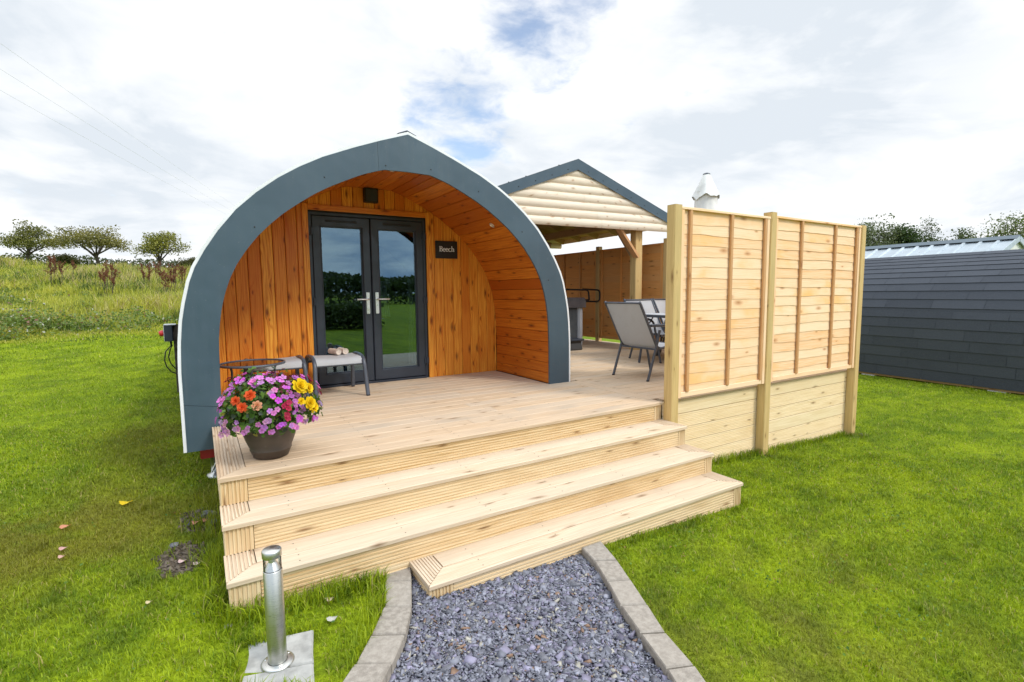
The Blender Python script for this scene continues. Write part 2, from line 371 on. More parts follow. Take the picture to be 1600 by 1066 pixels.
PATH_R=[(2.11,2.83),(2.06,2.262),(1.97,2.053),(1.873,1.834),(1.788,1.624),(1.718,1.40),(1.62,1.17),(1.50,.945),(1.36,.74),(1.1,.4)]
def in_path(x,y):
    l=np.interp(y,[p[1] for p in PATH_L[::-1]],[p[0] for p in PATH_L[::-1]]); r=np.interp(y,[p[1] for p in PATH_R[::-1]],[p[0] for p in PATH_R[::-1]])
    return (x>l)&(x<r)&(y<2.83)&(y>.7)
gx,gy=np.meshgrid(ax,ay); zz=gz(gx,gy)+(fbm(gx,gy,1.3,5)-.5)*.025*np.exp(-((gx/30)**2+(gy/40)**2))
zz=zz-.09*in_path(gx,gy)
nx,ny=len(ax),len(ay)
gcol=colour(gx.ravel(),gy.ravel(),nx*ny)*.80
sq=np.clip((.75-soil_q(gx.ravel(),gy.ravel()))*3,0,1)[:,None]; gcol=gcol*(1-sq)+np.array([.085,.062,.042])*sq
idx=np.arange(nx*ny).reshape(ny,nx)
loops=np.stack([idx[:-1,:-1],idx[:-1,1:],idx[1:,1:],idx[1:,:-1]],-1).reshape(-1)
ground=npmesh('ground',np.stack([gx,gy,zz],-1).reshape(-1,3),np.full((nx-1)*(ny-1),4),loops,M['ground'],gcol,smooth=True)
tag(ground,kind='structure')
X_,Y_,Z_=V(1,0,0),V(0,1,0),V(0,0,1)
DX0,DX1,DY0,DY1=.045,7.42,3.335,11.7
AY,WY=4.72,5.985                         # pod arch plane and porch back wall plane
XC,XI=1.776,1.764
BW=.145
# ------------------------------------------------------------------ timber deck
deck=thing('timber_deck','raised pale softwood deck around the arched pod, with ribbed skirting boards','deck',(DX0,DY0,0))
def P(o,parent): # parent to a thing keeping world coordinates baked in the mesh
    o.parent=parent; o.matrix_parent_inverse=Matrix.Translation(-parent.location) if parent.rotation_euler.z==0 else (Matrix.Translation(parent.location)@Matrix.Rotation(parent.rotation_euler.z,4,'Z')).inverted()
    return o
TH=.028
def screws(m,x0,x1,ys,z,step=.58):
    x=x0+.1
    while x<x1:
        for y in ys:
            a=x+random.uniform(-.008,.008); b=y+random.uniform(-.004,.004); r=.0042
            m.face([V(a+r*math.cos(k*1.047),b+r*math.sin(k*1.047),z+.0007) for k in range(6)],None,.5,1)
        x+=step
mb=MB()
# front nosing board, mitred on the left
mb.board((DX0-.01,DY0,-TH),X_,Y_,Z_,3.76-DX0,BW,TH,.006,m0=1.0)
y=DY0+BW+.004
x0=DX0+BW+.002
while y<AY+1.3:
    segs=[(x0,3.69),(3.838,DX1)] if y<AY-.02 else [(.115,3.42),(3.70,DX1)]
    for a,b in segs:
        c=a+random.uniform(1.3,2.6)
        cuts=[a]
        while c<b-.8: cuts.append(c); c+=random.uniform(1.8,3.2)
        cuts.append(b)
        for q0,q1 in zip(cuts,cuts[1:]): mb.board((q0,y,-TH+random.uniform(-.0008,.0008)),X_,Y_,Z_,q1-q0-.003,BW-.007,TH,.0045)
    y+=BW
while y<DY1:
    a=3.70
    for q0,q1 in ((a,5.4+random.uniform(-.6,.6)),):
        mb.board((q0,y,-TH),X_,Y_,Z_,q1-q0-.003,BW-.007,TH,.0045); mb.board((q1,y,-TH),X_,Y_,Z_,DX1-q1,BW-.004,TH,.003)
    y+=BW
# right part of the front row and border board beside the pod
mb.board((3.838,DY0+.0,-TH),X_,Y_,Z_,DX1-3.838,BW,TH,.003)
mb.board((3.836,DY0+BW+.004,-TH),Y_,-X_,Z_,AY-DY0-BW-.01,BW-.004,TH,.003)
screws(mb,.3,DX1-.2,[DY0+BW*i+.03+.085*j for i in range(9) for j in (0,1)],.0,.6)
P(mb.build('deck_boards',[M['deck'],M['black']]),deck)
mb=MB()
# ribbed border board running back along the left edge, mitred into the nosing
for k in range(8):
    w=BW/8; xa=DX0-.01+k*w
    mb.board((xa,DY0+k*w+.004,-TH),Y_,X_,Z_,AY-.014-(DY0+k*w+.004),w*.62,TH,.0015)
    mb.board((xa+w*.62,DY0+(k+1)*w,-TH),Y_,X_,Z_,AY-.014-(DY0+(k+1)*w),w*(.38 if k<7 else .8),TH-(.006 if k<7 else 0),.0002)
P(mb.build('border_board',M['deck']),deck)
mb=MB(); mb.box((DX0+.05,DY0+.06,-.14),(DX1-.05,AY-.03,-TH-.004)); mb.box((3.72,AY-.02,-.14),(DX1-.05,DY1-.05,-TH-.004)); mb.box((.15,AY-.0299,-.14),(3.39,WY+.05,-TH-.004))
P(mb.build('deck_frame',M['dark_int']),deck)
# skirting on the left side, front (below the screens) and right side
mb=MB()
for i in range(4): mb.board((DX0+.004+TH,DY0+.03,-TH-.004-BW*(i+1)),Y_,Z_,-X_,AY-DY0-.03,BW-.003,TH,.003,ribs=8)
P(mb.build('skirting',M['skirt']),deck); mb=MB()
for i in range(6):
    rb=0 if i in(0,) else 8
    z=-.004-BW*(i+1)
    mb.board((3.775,DY0+TH,z),X_,Z_,-Y_,1.50-.012,BW-.006,TH,.003,ribs=rb,rd=.004)
    mb.board((3.775+1.50,DY0+TH,z),X_,Z_,-Y_,DX1-.16-5.275,BW-.006,TH,.003,ribs=(rb if i!=3 else 0),rd=.003)
P(mb.build('skirting',M['skirt']),deck); mb=MB()
for i in range(7): mb.board((DX1-TH,DY0+.04,-.004-BW*(i+1)),Y_,Z_,X_,DY1-DY0-.05,BW-.003,TH,.003,ribs=8)
P(mb.build('skirting',M['skirt']),deck); mb=MB()
mb.board((DX1-.155,DY0+TH-.002,-.004-BW*7),Z_,X_,-Y_,BW*7,.10,TH,.003)
P(mb.build('corner_board',M['skirt']),deck)

# ------------------------------------------------------------------ steps
SX0,SX1=.045,3.752; RISE,GO=.174,.290
steps=thing('timber_steps','wide flight of pale timber steps with ribbed risers climbing from the lawn to the deck','steps',(SX0,DY0,0))
def tread(xa,xb,yf,yb,zt):
    m=MB(); zt-=TH
    m.board((xa,yf,zt),X_,Y_,Z_,xb-xa,BW,TH,.007,m0=1.0,m1=1.0)
    m.board((xa+BW+.003,yf+BW+.006,zt),X_,Y_,Z_,xb-xa-2*BW-.006,yb-yf-BW-.007,TH,.0045)
    w=BW/8
    for side in (0,1):
        tt=random.random()
        for k in range(8):
            for (q,ww,hh) in ((k*w,w*.62,TH),(k*w+w*.62,w*.38,TH-.005)):
                if k==7 and hh<TH: ww=w*.3
                s0=yf+q+ww+.002
                if s0>yb-.01: continue
                if side==0: m.board((xa+q,s0,zt),Y_,X_,Z_,yb-s0,ww,hh,.0012,tint=tt)
                else: m.board((xb-q-ww,s0,zt),Y_,X_,Z_,yb-s0,ww,hh,.0012,tint=tt)
    screws(m,xa+.25,xb-.2,(yf+.035,yf+.11,yf+BW+.035,yf+BW+.11),zt+TH)
    return m
def riser(xa,xb,y,zt,zb,bw=BW):
    m=MB(); h=zt-zb
    # vertical ribbed end pieces and the long ribbed board between them
    m.board((xa,y+TH,zb),Z_,X_,-Y_,h,bw-.003,TH,.002,ribs=7,rd=.006)
    m.board((xb,y+TH,zb),Z_,-X_,-Y_,h,bw*.62,TH,.002,ribs=5,rd=.006)
    z=zt
    while z>zb+.01:
        hh=min(BW,z-zb)
        m.board((xa+bw,y+TH,z-hh),X_,Z_,-Y_,xb-xa-bw-bw*.62-.004,hh-.002,TH,.002,ribs=max(2,int(round(7*hh/BW))),rd=.006); z-=hh
    return m
fy=[DY0,DY0-GO,DY0-2*GO,DY0-3*GO+.002]
xl=[SX0,SX0,SX0,.985]
for i in (1,2,3):
    t=P(tread(xl[i]-.008,SX1+.006,fy[i],fy[i-1]+.022,-RISE*i).build('tread',[M['tread'],M['black']]),steps)
for i in (0,1,2,3):
    zb=-RISE*(i+1) if i<2 else -1.0
    if i==2: zb=-RISE*3-.2
    if i==3: zb=-1.0
    m=riser(xl[i] if i else SX0,SX1,fy[i]+.016,-RISE*i-TH-.001,zb)
    P(m.build('riser',M['riser']),steps)
for i in (1,2,3):   # closing boards on both ends, butted behind the risers
    for sx in (0,1):
        m=MB()
        for j in range(i,5 if i<3 else 6):
            zt=-RISE*i-TH-.002-BW*(j-i)
            if sx==0: m.board((xl[i]+TH,fy[i]+.05,zt-BW),Y_,Z_,-X_,GO-.015,BW-.002,TH,.002,ribs=8)
            else: m.board((SX1-TH,fy[i]+.05,zt-BW),Y_,Z_,X_,GO-.015,BW-.002,TH,.002,ribs=8)
        P(m.build('side_board',M['riser']),steps)

# ------------------------------------------------------------------ the pod
OUT=[(1.92,-.185),(1.92,.45),(1.915,.58),(1.908,.70),(1.892,.86),(1.866,1.0),(1.825,1.17),(1.785,1.28),(1.71,1.42),(1.61,1.576),(1.475,1.75),(1.32,1.90),(1.15,2.035),(.98,2.145),(.78,2.253),(.50,2.372),(.265,2.463),(0,2.556)]
INN=[(1.648,-.0),(1.648,.12),(1.648,.24),(1.648,.36),(1.646,.48),(1.643,.60),(1.638,.72),(1.625,.84),(1.605,.96),(1.575,1.08),(1.533,1.20),(1.475,1.32),(1.40,1.435),(1.315,1.545),(1.22,1.645),(1.11,1.745),(.99,1.835),(.86,1.925),(.72,2.005),(.575,2.075),(.42,2.145),(.235,2.205)]
def prof(h,c): return [(c+a,b) for a,b in h]+[(c-a,b) for a,b in h[::-1] if a>0]
outp=prof(OUT,XC); inp=prof(INN,XI)
def arch_off(half,d):
    """offset a half profile outwards by d"""
    r=[]
    for i,(a,b) in enumerate(half):
        p=half[max(i-1,0)];q=half[min(i+1,len(half)-1)]
        tx,ty=q[0]-p[0],q[1]-p[1]; L=math.hypot(tx,ty)
        n=(ty/L,-tx/L)
        if a==0: r.append((0,b+d*1.08))
        else: r.append((a+n[0]*d,b+n[1]*d))
    return r
LIN=[(a+.024,b+.07*(b/2.2)**2) for a,b in INN]
def zin(x):
    d=abs(x-XI)
    for (a,b),(c,e) in zip(LIN,LIN[1:]):
        if c<=d<=a and a>c: return b+(e-b)*(a-d)/(a-c)
    return LIN[-1][1] if d<=LIN[-1][0] else 0
def make_pod(name,label,porch=True,length=6.6):
    pod=thing(name,label,'camping pod',(XC,AY,0))
    return pod
pod=make_pod('camping_pod','arched timber glamping pod with slate blue front trim and orange stained porch')
# fascia: flat metal ring between the inner and the outer arch, in three panels with hairline joints
def resample(pr,n):
    L=[0]
    for a,b in zip(pr,pr[1:]): L.append(L[-1]+math.hypot(b[0]-a[0],b[1]-a[1]))
    xs=np.interp(np.linspace(0,L[-1],n),L,[p[0] for p in pr]); ys=np.interp(np.linspace(0,L[-1],n),L,[p[1] for p in pr])
    return list(zip(xs,ys))
lo=[(XI+1.660,-.185)]+[(XI+a,b) for a,b in INN]
inner_half=[(1.648,-.185)]+INN
def ring_pairs(sgn):
    """matching (inner, outer) points up one side of the arch"""
    io=[(XI+sgn*a,b) for a,b in inner_half]+[(XI+sgn*.0,2.211)]
    oo=[(XC+sgn*a,b) for a,b in OUT]
    # pair by cutting from the arch centre
    pr=[]
    for k,(x,z) in enumerate(oo):
        pr.append((x,z))
    a=resample(io,60); 
    # choose the outer point by the same share of arc length
    b=resample(oo,60)
    return list(zip(a,b))
def fascia_panel(pairs):
    m=MB()
    f=[V(a[0],AY,a[1]) for a,b in pairs]; g=[V(b[0],AY,b[1]) for a,b in pairs]
    k=V(0,.022,0)
    for i in range(len(pairs)-1):
        m.face([f[i],f[i+1],g[i+1],g[i]]); m.face([f[i]+k,g[i]+k,g[i+1]+k,f[i+1]+k])
        m.face([f[i],f[i]+k,f[i+1]+k,f[i+1]]); m.face([g[i],g[i+1],g[i+1]+k,g[i]+k])
    m.face([f[0],g[0],g[0]+k,f[0]+k]); m.face([f[-1],f[-1]+k,g[-1]+k,g[-1]])
    return m
pr=ring_pairs(1); pl=ring_pairs(-1)
def lerp_pair(p,q,t): return tuple((p[i][0]+(q[i][0]-p[i][0])*t,p[i][1]+(q[i][1]-p[i][1])*t) for i in (0,1))
allp=pl+pr[::-1][1:]
cut1=6; cut2=54
panels=[allp[:cut1+1],[lerp_pair(allp[cut1],allp[cut1+1],.05)]+allp[cut1+1:cut2+1],[lerp_pair(allp[cut2],allp[cut2+1],.035)]+allp[cut2+1:]]
for q in panels: P(fascia_panel(q).build('fascia_panel',M['fascia']),pod)
# small screw heads on the fascia
for x,z in ((.43,1.62),(1.0,2.08),(1.55,2.245),(2.0,2.26),(2.52,2.1),(3.05,1.72),(3.4,1.2)):
    m=MB(); m.lathe([(.007,-.002),(.006,.003),(.002,.004)],(x,AY,z),8,axis=(0,-1,0)); P(m.build('screw',M['black']),pod)
# white edge trim just outside the fascia, set back a little
def strip(h0,h1,y0,y1,mat,name,zmin=-.195):
    a=[(XC+x,z) for x,z in h0]; b=[(XC+x,z) for x,z in h1]
    a=a+[(XC-x,z) for x,z in h0[::-1][1:]]; b=b+[(XC-x,z) for x,z in h1[::-1][1:]]
    m=MB(); k=len(a)
    for i in range(k-1):
        p=[V(a[i][0],y0,a[i][1]),V(a[i+1][0],y0,a[i+1][1]),V(b[i+1][0],y0,b[i+1][1]),V(b[i][0],y0,b[i][1])]
        q=[V(w.x,y1,w.z) for w in p]
        m.face(p[::-1]); m.face(q); m.face([p[2],q[2],q[3],p[3]][::-1],smooth=True); m.face([p[0],q[0],q[1],p[1]][::-1],smooth=True)
    for i in (0,k-1):
        m.face([V(a[i][0],y0,a[i][1]),V(b[i][0],y0,b[i][1]),V(b[i][0],y1,b[i][1]),V(a[i][0],y1,a[i][1])])
    return P(m.build(name,mat),pod)
strip(arch_off(OUT,.001),arch_off(OUT,.024),AY+.004,AY+.13,M['white'],'edge_trim')
# shell: courses of felt shingle, each lapping over the one below
def shell(parent,y0,y1,off,course=.19,name='shingle_roof',bury=0.0):
    h=arch_off(OUT,off); m=MB()
    L=[0]
    for a,b in zip(h,h[1:]): L.append(L[-1]+math.hypot(b[0]-a[0],b[1]-a[1]))
    n=int(round(L[-1]/course)); s=np.linspace(0,L[-1],n+1)
    px=np.interp(s,L,[p[0] for p in h]); pz=np.interp(s,L,[p[1] for p in h])
    for sg in (1,-1):
        for i in range(n):
            a=V(px[i],0,pz[i]); b=V(px[i+1],0,pz[i+1]); t=(b-a).normalized(); nn=V(t.z,0,-t.x)
            lowo=a+nn*.014-t*.03; lowi=a+nn*.002-t*.03; up=b+nn*.003
            yy=y0-random.uniform(0,.9)
            while yy<y1:
                ya=max(yy,y0); yb=min(yy+.9,y1); yy+=.9
                if yb-ya<.02: continue
                tt=random.random()
                def q(p,yv): return V(XC+sg*p.x,yv,p.z)
                f=[q(lowo,ya+.004),q(lowo,yb-.004),q(up,yb-.004),q(up,ya+.004)]
                u=[(ya+i*3.7,0),(yb+i*3.7,0),(yb+i*3.7,.2),(ya+i*3.7,.2)]
                m.face(f[::-1] if sg<0 else f,u,tt)
                g=[q(lowi,ya),q(lowi,yb),q(lowo,yb-.0015),q(lowo,ya+.0015)]
                m.face(g[::-1] if sg<0 else g,u,.0)
    # underlay that closes the courses
    hb=[(XC+x,z) for x,z in h]+[(XC-x,z) for x,z in h[::-1][1:]]
    for p,r in zip(hb,hb[1:]):
        m.face([V(p[0],y0,p[1]),V(p[0],y1,p[1]),V(r[0],y1,r[1]),V(r[0],y0,r[1])],[(0,0)]*4,0)
    return P(m.build(name,M['shingle']),parent)
shell(pod,AY+.10,AY+6.6,-.004)
m=MB()   # ridge cap
for sg in (1,-1):
    m.face([V(XC,AY+.02,2.60),V(XC,AY+6.6,2.60),V(XC+sg*.09,AY+6.6,2.563),V(XC+sg*.09,AY+.02,2.563)][::sg])
    m.face([V(XC,AY+.02,2.588),V(XC,AY+6.6,2.588),V(XC+sg*.09,AY+6.6,2.55),V(XC+sg*.09,AY+.02,2.55)][::-sg])
m.face([V(XC-.09,AY+.02,2.55),V(XC,AY+.02,2.588),V(XC+.09,AY+.02,2.55),V(XC+.09,AY+.02,2.563),V(XC,AY+.02,2.60),V(XC-.09,AY+.02,2.563)])
P(m.build('ridge_cap',M['shingle']),pod)
# back gable, floor, dark room behind the doors
m=MB()
yb=AY+6.55
m.face([V(x,yb,z) for x,z in outp]); 
P(m.build('rear_wall',M['skirt']),pod)
m=MB(); m.box((XC-1.9,AY+.14,-.19),(XC+1.9,yb-.02,-.035)); m.box((.13,WY+.10,-.034),(3.40,yb-.03,.012)); P(m.build('floor',M['dark_int']),pod)
m=MB(); m.face([V(x,WY+.06+2.6,z) for x,z in inp]); 
a=[(x,z) for x,z in inp]
for p,q in zip(a,a[1:]): m.face([V(p[0],WY+.06,p[1]),V(p[0],WY+2.66,p[1]),V(q[0],WY+2.66,q[1]),V(q[0],WY+.06,q[1])])
P(m.build('room_lining',M['dark_int']),pod)
# porch lining: each facet of the inner arch is one board along the depth
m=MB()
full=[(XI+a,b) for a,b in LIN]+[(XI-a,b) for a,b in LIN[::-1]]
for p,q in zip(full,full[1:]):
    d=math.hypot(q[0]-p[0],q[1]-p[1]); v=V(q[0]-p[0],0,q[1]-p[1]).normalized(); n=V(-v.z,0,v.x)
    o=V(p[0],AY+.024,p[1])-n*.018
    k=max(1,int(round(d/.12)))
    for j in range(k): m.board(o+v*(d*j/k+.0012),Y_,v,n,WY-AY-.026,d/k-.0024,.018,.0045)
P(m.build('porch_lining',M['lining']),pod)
# porch back wall: vertical boards cut to the arch
DXa,DXb,DZ=1.055,2.462,1.992           # opening including the architrave
m=MB()
def vboard(xa,xb,z0):
    L0=[xa+.0016,xa+.006,xb-.006,xb-.0016]
    zs=[zin(XI+max(-1.56,min(1.56,x-XI)))+.012 for x in L0]
    if min(zs)<=z0+.01: return
    t=random.random(); ou=random.random()*40; ov=random.random()*13
    ys=[WY+.006,WY,WY,WY+.006]
    for i in range(3):
        m.face([V(L0[i],ys[i],z0),V(L0[i+1],ys[i+1],z0),V(L0[i+1],ys[i+1],zs[i+1]),V(L0[i],ys[i],zs[i])],
               [(ou+z0,ov+L0[i]-xa),(ou+z0,ov+L0[i+1]-xa),(ou+zs[i+1],ov+L0[i+1]-xa),(ou+zs[i],ov+L0[i]-xa)],t)
    for i,s in ((0,1),(3,-1)):
        a=[V(L0[i],ys[i],z0),V(L0[i],ys[i],zs[i]),V(L0[i],WY+.02,zs[i]),V(L0[i],WY+.02,z0)]
        m.face(a[::s],[(ou,ov)]*4,t)
x=XI-1.672
while x<XI+1.671:
    w=.123; xb=min(x+w,XI+1.672)
    segs=[(x,xb)]
    if x<DXa<xb: segs=[(x,DXa),(DXa,xb)]
    elif x<DXb<xb: segs=[(x,DXb),(DXb,xb)]
    for a,b in segs:
        if b-a<.015: continue
        vboard(a,b,DZ if (a>=DXa-.001 and b<=DXb+.001) else .001)
    x=xb
P(m.build('porch_wall',M['orange']),pod)
# backing behind the boards so that no light leaks
m=MB(); 
bk=[(x,z) for x,z in inp]
def slab(x0,x1,zb):
    xs=np.linspace(x0,x1,16)
    for a,b in zip(xs,xs[1:]): m.face([V(a,WY+.022,zb),V(b,WY+.022,zb),V(b,WY+.022,zin(b)+.02),V(a,WY+.022,zin(a)+.02)])
slab(XI-1.60,DXa+.02,0); slab(DXb-.02,XI+1.60,0); slab(DXa+.02,DXb-.02,DZ-.02)
P(m.build('wall_backing',M['dark_int']),pod)
# architrave
m=MB()
m.board((DXa-.045,WY+.002,.0),Z_,X_,-Y_,DZ+.06,.062,.018,.003); m.board((DXb+.045,WY+.002,.0),Z_,-X_,-Y_,DZ+.06,.062,.018,.003)
m.board((DXa+.018,WY+.002,DZ-.004),X_,Z_,-Y_,DXb-DXa-.036,.062,.018,.003)
P(m.build('architrave',M['orange']),pod)
# door frame and the two glazed leaves
FX0,FX1,FZ1=1.076,2.441,1.972; FY=WY+.012
m=MB()
m.box((FX0,FY,.0),(FX0+.032,FY+.07,FZ1),.003); m.box((FX1-.032,FY,.0),(FX1,FY+.07,FZ1),.003); m.box((FX0+.032,FY,FZ1-.032),(FX1-.032,FY+.07,FZ1),.003); m.box((FX0+.032,FY-.03,.001),(FX1-.032,FY+.07,.024),.003)
frame=P(m.build('door_frame',M['anth']),pod)
mid=1.756
def leaf(xa,xb,outer):
    z0,z1=.028,FZ1-.036; st=.092; yt=FY-.006
    m=MB()
    # mitred stiles and rails
    m.board((xa,yt+.06,z0),Z_,X_,-Y_,z1-z0,st,.06,.008,m0=1.35,m1=1.25)
    m.board((xb,yt+.06,z0),Z_,-X_,-Y_,z1-z0,st,.06,.008,m0=1.35,m1=1.25)
    m.board((xa,yt+.06,z0),X_,Z_,-Y_,xb-xa,st*1.35,.06,.008,m0=1/1.35,m1=1/1.35)
    m.board((xa,yt+.06,z1),X_,-Z_,-Y_,xb-xa,st*1.25,.06,.008,m0=1/1.25,m1=1/1.25)
    # glazing bead
    gx0,gx1,gz0,gz1=xa+st,xb-st,z0+st*1.35,z1-st*1.25
    for lo_,hi_ in (((gx0-.004,yt+.022,gz0),(gx0+.012,yt+.05,gz1)),((gx1-.012,yt+.022,gz0),(gx1+.004,yt+.05,gz1)),((gx0+.012,yt+.022,gz0-.004),(gx1-.012,yt+.05,gz0+.012)),((gx0+.012,yt+.022,gz1-.012),(gx1-.012,yt+.05,gz1+.004))):
        m.box(lo_,hi_,.003)
    d=P(m.build('door',M['anth']),pod)
    def sub(mm,n,mat): 
        o=mm.build(n,mat); o.parent=d; return o
    g=MB(); g.box((gx0+.008,yt+.034,gz0+.008),(gx1-.008,yt+.044,gz1-.008)); sub(g,'pane',M['glass'])
    v=MB(); v.box((xa+.15,yt-.010,z1-.068),(xb-.15,yt-.0005,z1-.046),.003); v.box((xa+.16,yt-.014,z1-.062),(xb-.16,yt-.0101,z1-.052),.001); sub(v,'vent_slot',M['black'])
    hx=xb-.05 if outer<0 else xa+.05; s=-1 if outer<0 else 1
    h=MB(); h.prism([(-.017,-.125),(.017,-.125),(.019,-.11),(.019,.11),(.017,.125),(-.017,.125),(-.019,.11),(-.019,-.11)],(hx,yt-.010,.955),Y_,X_,Z_,.0095)
    h.tube([(hx,yt-.0105,1.0),(hx,yt-.055,1.0),(hx+s*.012,yt-.062,1.0),(hx+s*.12,yt-.062,1.0),(hx+s*.135,yt-.055,.999)],.009,10)
    h.lathe([(.010,.0),(.010,.003)],(hx,yt-.010,.89),10,axis=(0,-1,0))
    sub(h,'handle',M['chrome'])
    for hz in (.22,.98,1.76):
        k=MB(); xo=xa-.012 if outer<0 else xb+.012
        k.box((xo-.03,yt-.016,hz-.035),(xo+.03,yt-.0005,hz+.035),.004); k.tube([(xo,yt-.018,hz-.045),(xo,yt-.018,hz+.045)],.011,10); sub(k,'hinge',M['anth'])
    return d
leaf(FX0+.034,mid-.004,-1); leaf(mid+.004,FX1-.034,1)
# recessed downlights in the porch ceiling
def downlight(x,y):
    z=zin(x); e=.05; t=V(e*2,0,zin(x+e)-zin(x-e)).normalized(); n=V(t.z,0,-t.x)
    if n.z>0: n=-n
    m=MB(); m.lathe([(.034,.0),(.036,.004),(.030,.007),(.024,.004),(.023,-.004)],(0,0,0),18)
    o=m.build('downlight',M['chrome']); q=V(0,0,1).rotation_difference(n)
    P(o,pod); o.matrix_parent_inverse=Matrix.Identity(4)
    o.parent=pod; o.location=V(x,y,z)+n*.001-pod.location; o.rotation_mode='QUATERNION'; o.rotation_quaternion=q
for x,y in ((1.70,4.98),(2.86,5.05),(.66,5.05)): downlight(x,y)
# chassis below the left leg
m=MB(); m.box((-.06,AY+.16,-.30),(.18,AY+5.9,-.20),.008); P(m.build('chassis_beam',M['red']),pod)
m=MB(); m.box((XC+1.5,AY+.16,-.30),(XC+1.74,AY+5.9,-.20),.008); P(m.build('chassis_beam',M['red']),pod)
for jx,jy in ((.045,AY+.30),(.045,AY+4.8),(XC+1.6,AY+.3),(XC+1.6,AY+4.8)):
    m=MB(); zg=g1(jx,jy)
    m.lathe([(.075,zg-.02),(.07,zg+.02),(.035,zg+.03),(.035,-.33),(.06,-.325),(.06,-.301)],(jx,jy,0),14)
    m.tube([(jx-.03,jy-.05,zg+.05),(jx+.03,jy-.05,-.32)],.008,6); P(m.build('jack',M['steel']),pod)

# name sign, wall lamp, curtain
sign=thing('name_sign','small square black name sign with pale lettering on the orange porch wall','sign',(2.715,WY-.002,1.61))
m=MB(); m.prism([(-.15,-.104),(-.145,-.109),(.145,-.109),(.15,-.104),(.15,.104),(.145,.109),(-.145,.109),(-.15,.104)],(2.715,WY-.003,1.61),-Y_,X_,Z_,.012)
P(m.build('sign_board',M['black']),sign)
def stroke(m,pts,w0,w1,ang=.5,y=WY-.0156):
    """calligraphic stroke: width changes with the stroke's direction"""
    n=len(pts); Lp=[];Rp=[]
    for i in range(n):
        a=pts[max(i-1,0)];b=pts[min(i+1,n-1)]; tx,tz=b[0]-a[0],b[1]-a[1]; L=math.hypot(tx,tz) or 1
        tx/=L;tz/=L; w=w1+(w0-w1)*abs(tz)**1.5
        Lp.append((pts[i][0]-tz*w/2,pts[i][1]+tx*w/2)); Rp.append((pts[i][0]+tz*w/2,pts[i][1]-tx*w/2))
    for i in range(n-1):
        q=[Lp[i],Rp[i],Rp[i+1],Lp[i+1]]
        m.face([V(p[0],y,p[1]) for p in q])
def arc(cx,cz,rx,rz,a0,a1,n=16): return [(cx+rx*math.cos(math.radians(a0+(a1-a0)*i/n)),cz+rz*math.sin(math.radians(a0+(a1-a0)*i/n))) for i in range(n+1)]
m=MB(); T,tn=.0125,.0058; x=2.715-.098; zb=1.588; H=.064; xh=.040
def serif(x,z,w=.018): stroke(m,[(x-w/2,z),(x+w/2,z)],tn,tn*.9)
stroke(m,[(x+.010,zb),(x+.010,zb+H)],T,tn); serif(x+.007,zb+.002); serif(x+.007,zb+H-.002)
stroke(m,[(x+.010,zb+H-.002)]+arc(x+.022,zb+H*.76,.015,H*.24-.002,90,-90)+[(x+.010,zb+H*.52)],T*.9,tn)
stroke(m,[(x+.010,zb+H*.52)]+arc(x+.024,zb+H*.265,.018,H*.265-.002,90,-90)+[(x+.010,zb+.002)],T,tn)
def let_e(x):
    stroke(m,[(x+.005,zb+xh*.56),(x+.033,zb+xh*.56)],tn,tn); stroke(m,arc(x+.019,zb+xh/2,.0155,xh/2,8,325),T*.85,tn)
let_e(x+.047); let_e(x+.086)
stroke(m,arc(x+.143,zb+xh/2,.0155,xh/2,50,322),T*.85,tn)
hx=x+.172
stroke(m,[(hx,zb),(hx,zb+H+.003)],T*.85,tn); serif(hx,zb+.002,.02); stroke(m,[(hx-.008,zb+H),(hx,zb+H+.003)],tn,tn)
stroke(m,[(hx,zb+xh*.75)]+arc(hx+.0125,zb+xh*.68,.0125,xh*.32,150,0)+[(hx+.025,zb)],T*.85,tn); serif(hx+.025,zb+.002,.02)
P(m.build('lettering',M['white']),sign)
lamp=thing('wall_lamp','square black lamp box on the porch wall above the double doors','wall lamp',(1.764,WY-.002,2.19))
m=MB(); m.box((1.685,WY-.075,2.112),(1.843,WY-.004,2.272),.006); P(m.build('lamp_housing',M['black']),lamp)
m=MB(); m.box((1.700,WY-.082,2.127),(1.828,WY-.0755,2.257),.003); P(m.build('lamp_grille',M['anth']),lamp)
cur=thing('door_curtain','pale curtain tied back inside the glass door beside the name sign','curtain',(2.1,WY+.2,.05))
m=MB()
for (cx,w,top,tie) in ((1.94,.20,1.22,.8),(2.30,.10,1.25,.9)):
    rows=[]
    for k in range(13):
        z=top-(top-.78)*k/12*(1 if cx<2.2 else 2.3); f=k/12
        ww=w*(.45+.75*abs(f-.35))
        rows.append([V(cx+(i/20-.5)*ww,WY+.20+.018*math.sin(i*1.9)+.01*math.sin(i*.7+k),max(.06,z)) for i in range(21)])
    m.grid(rows)
P(m.build('curtain_cloth',M['curtain']),cur)
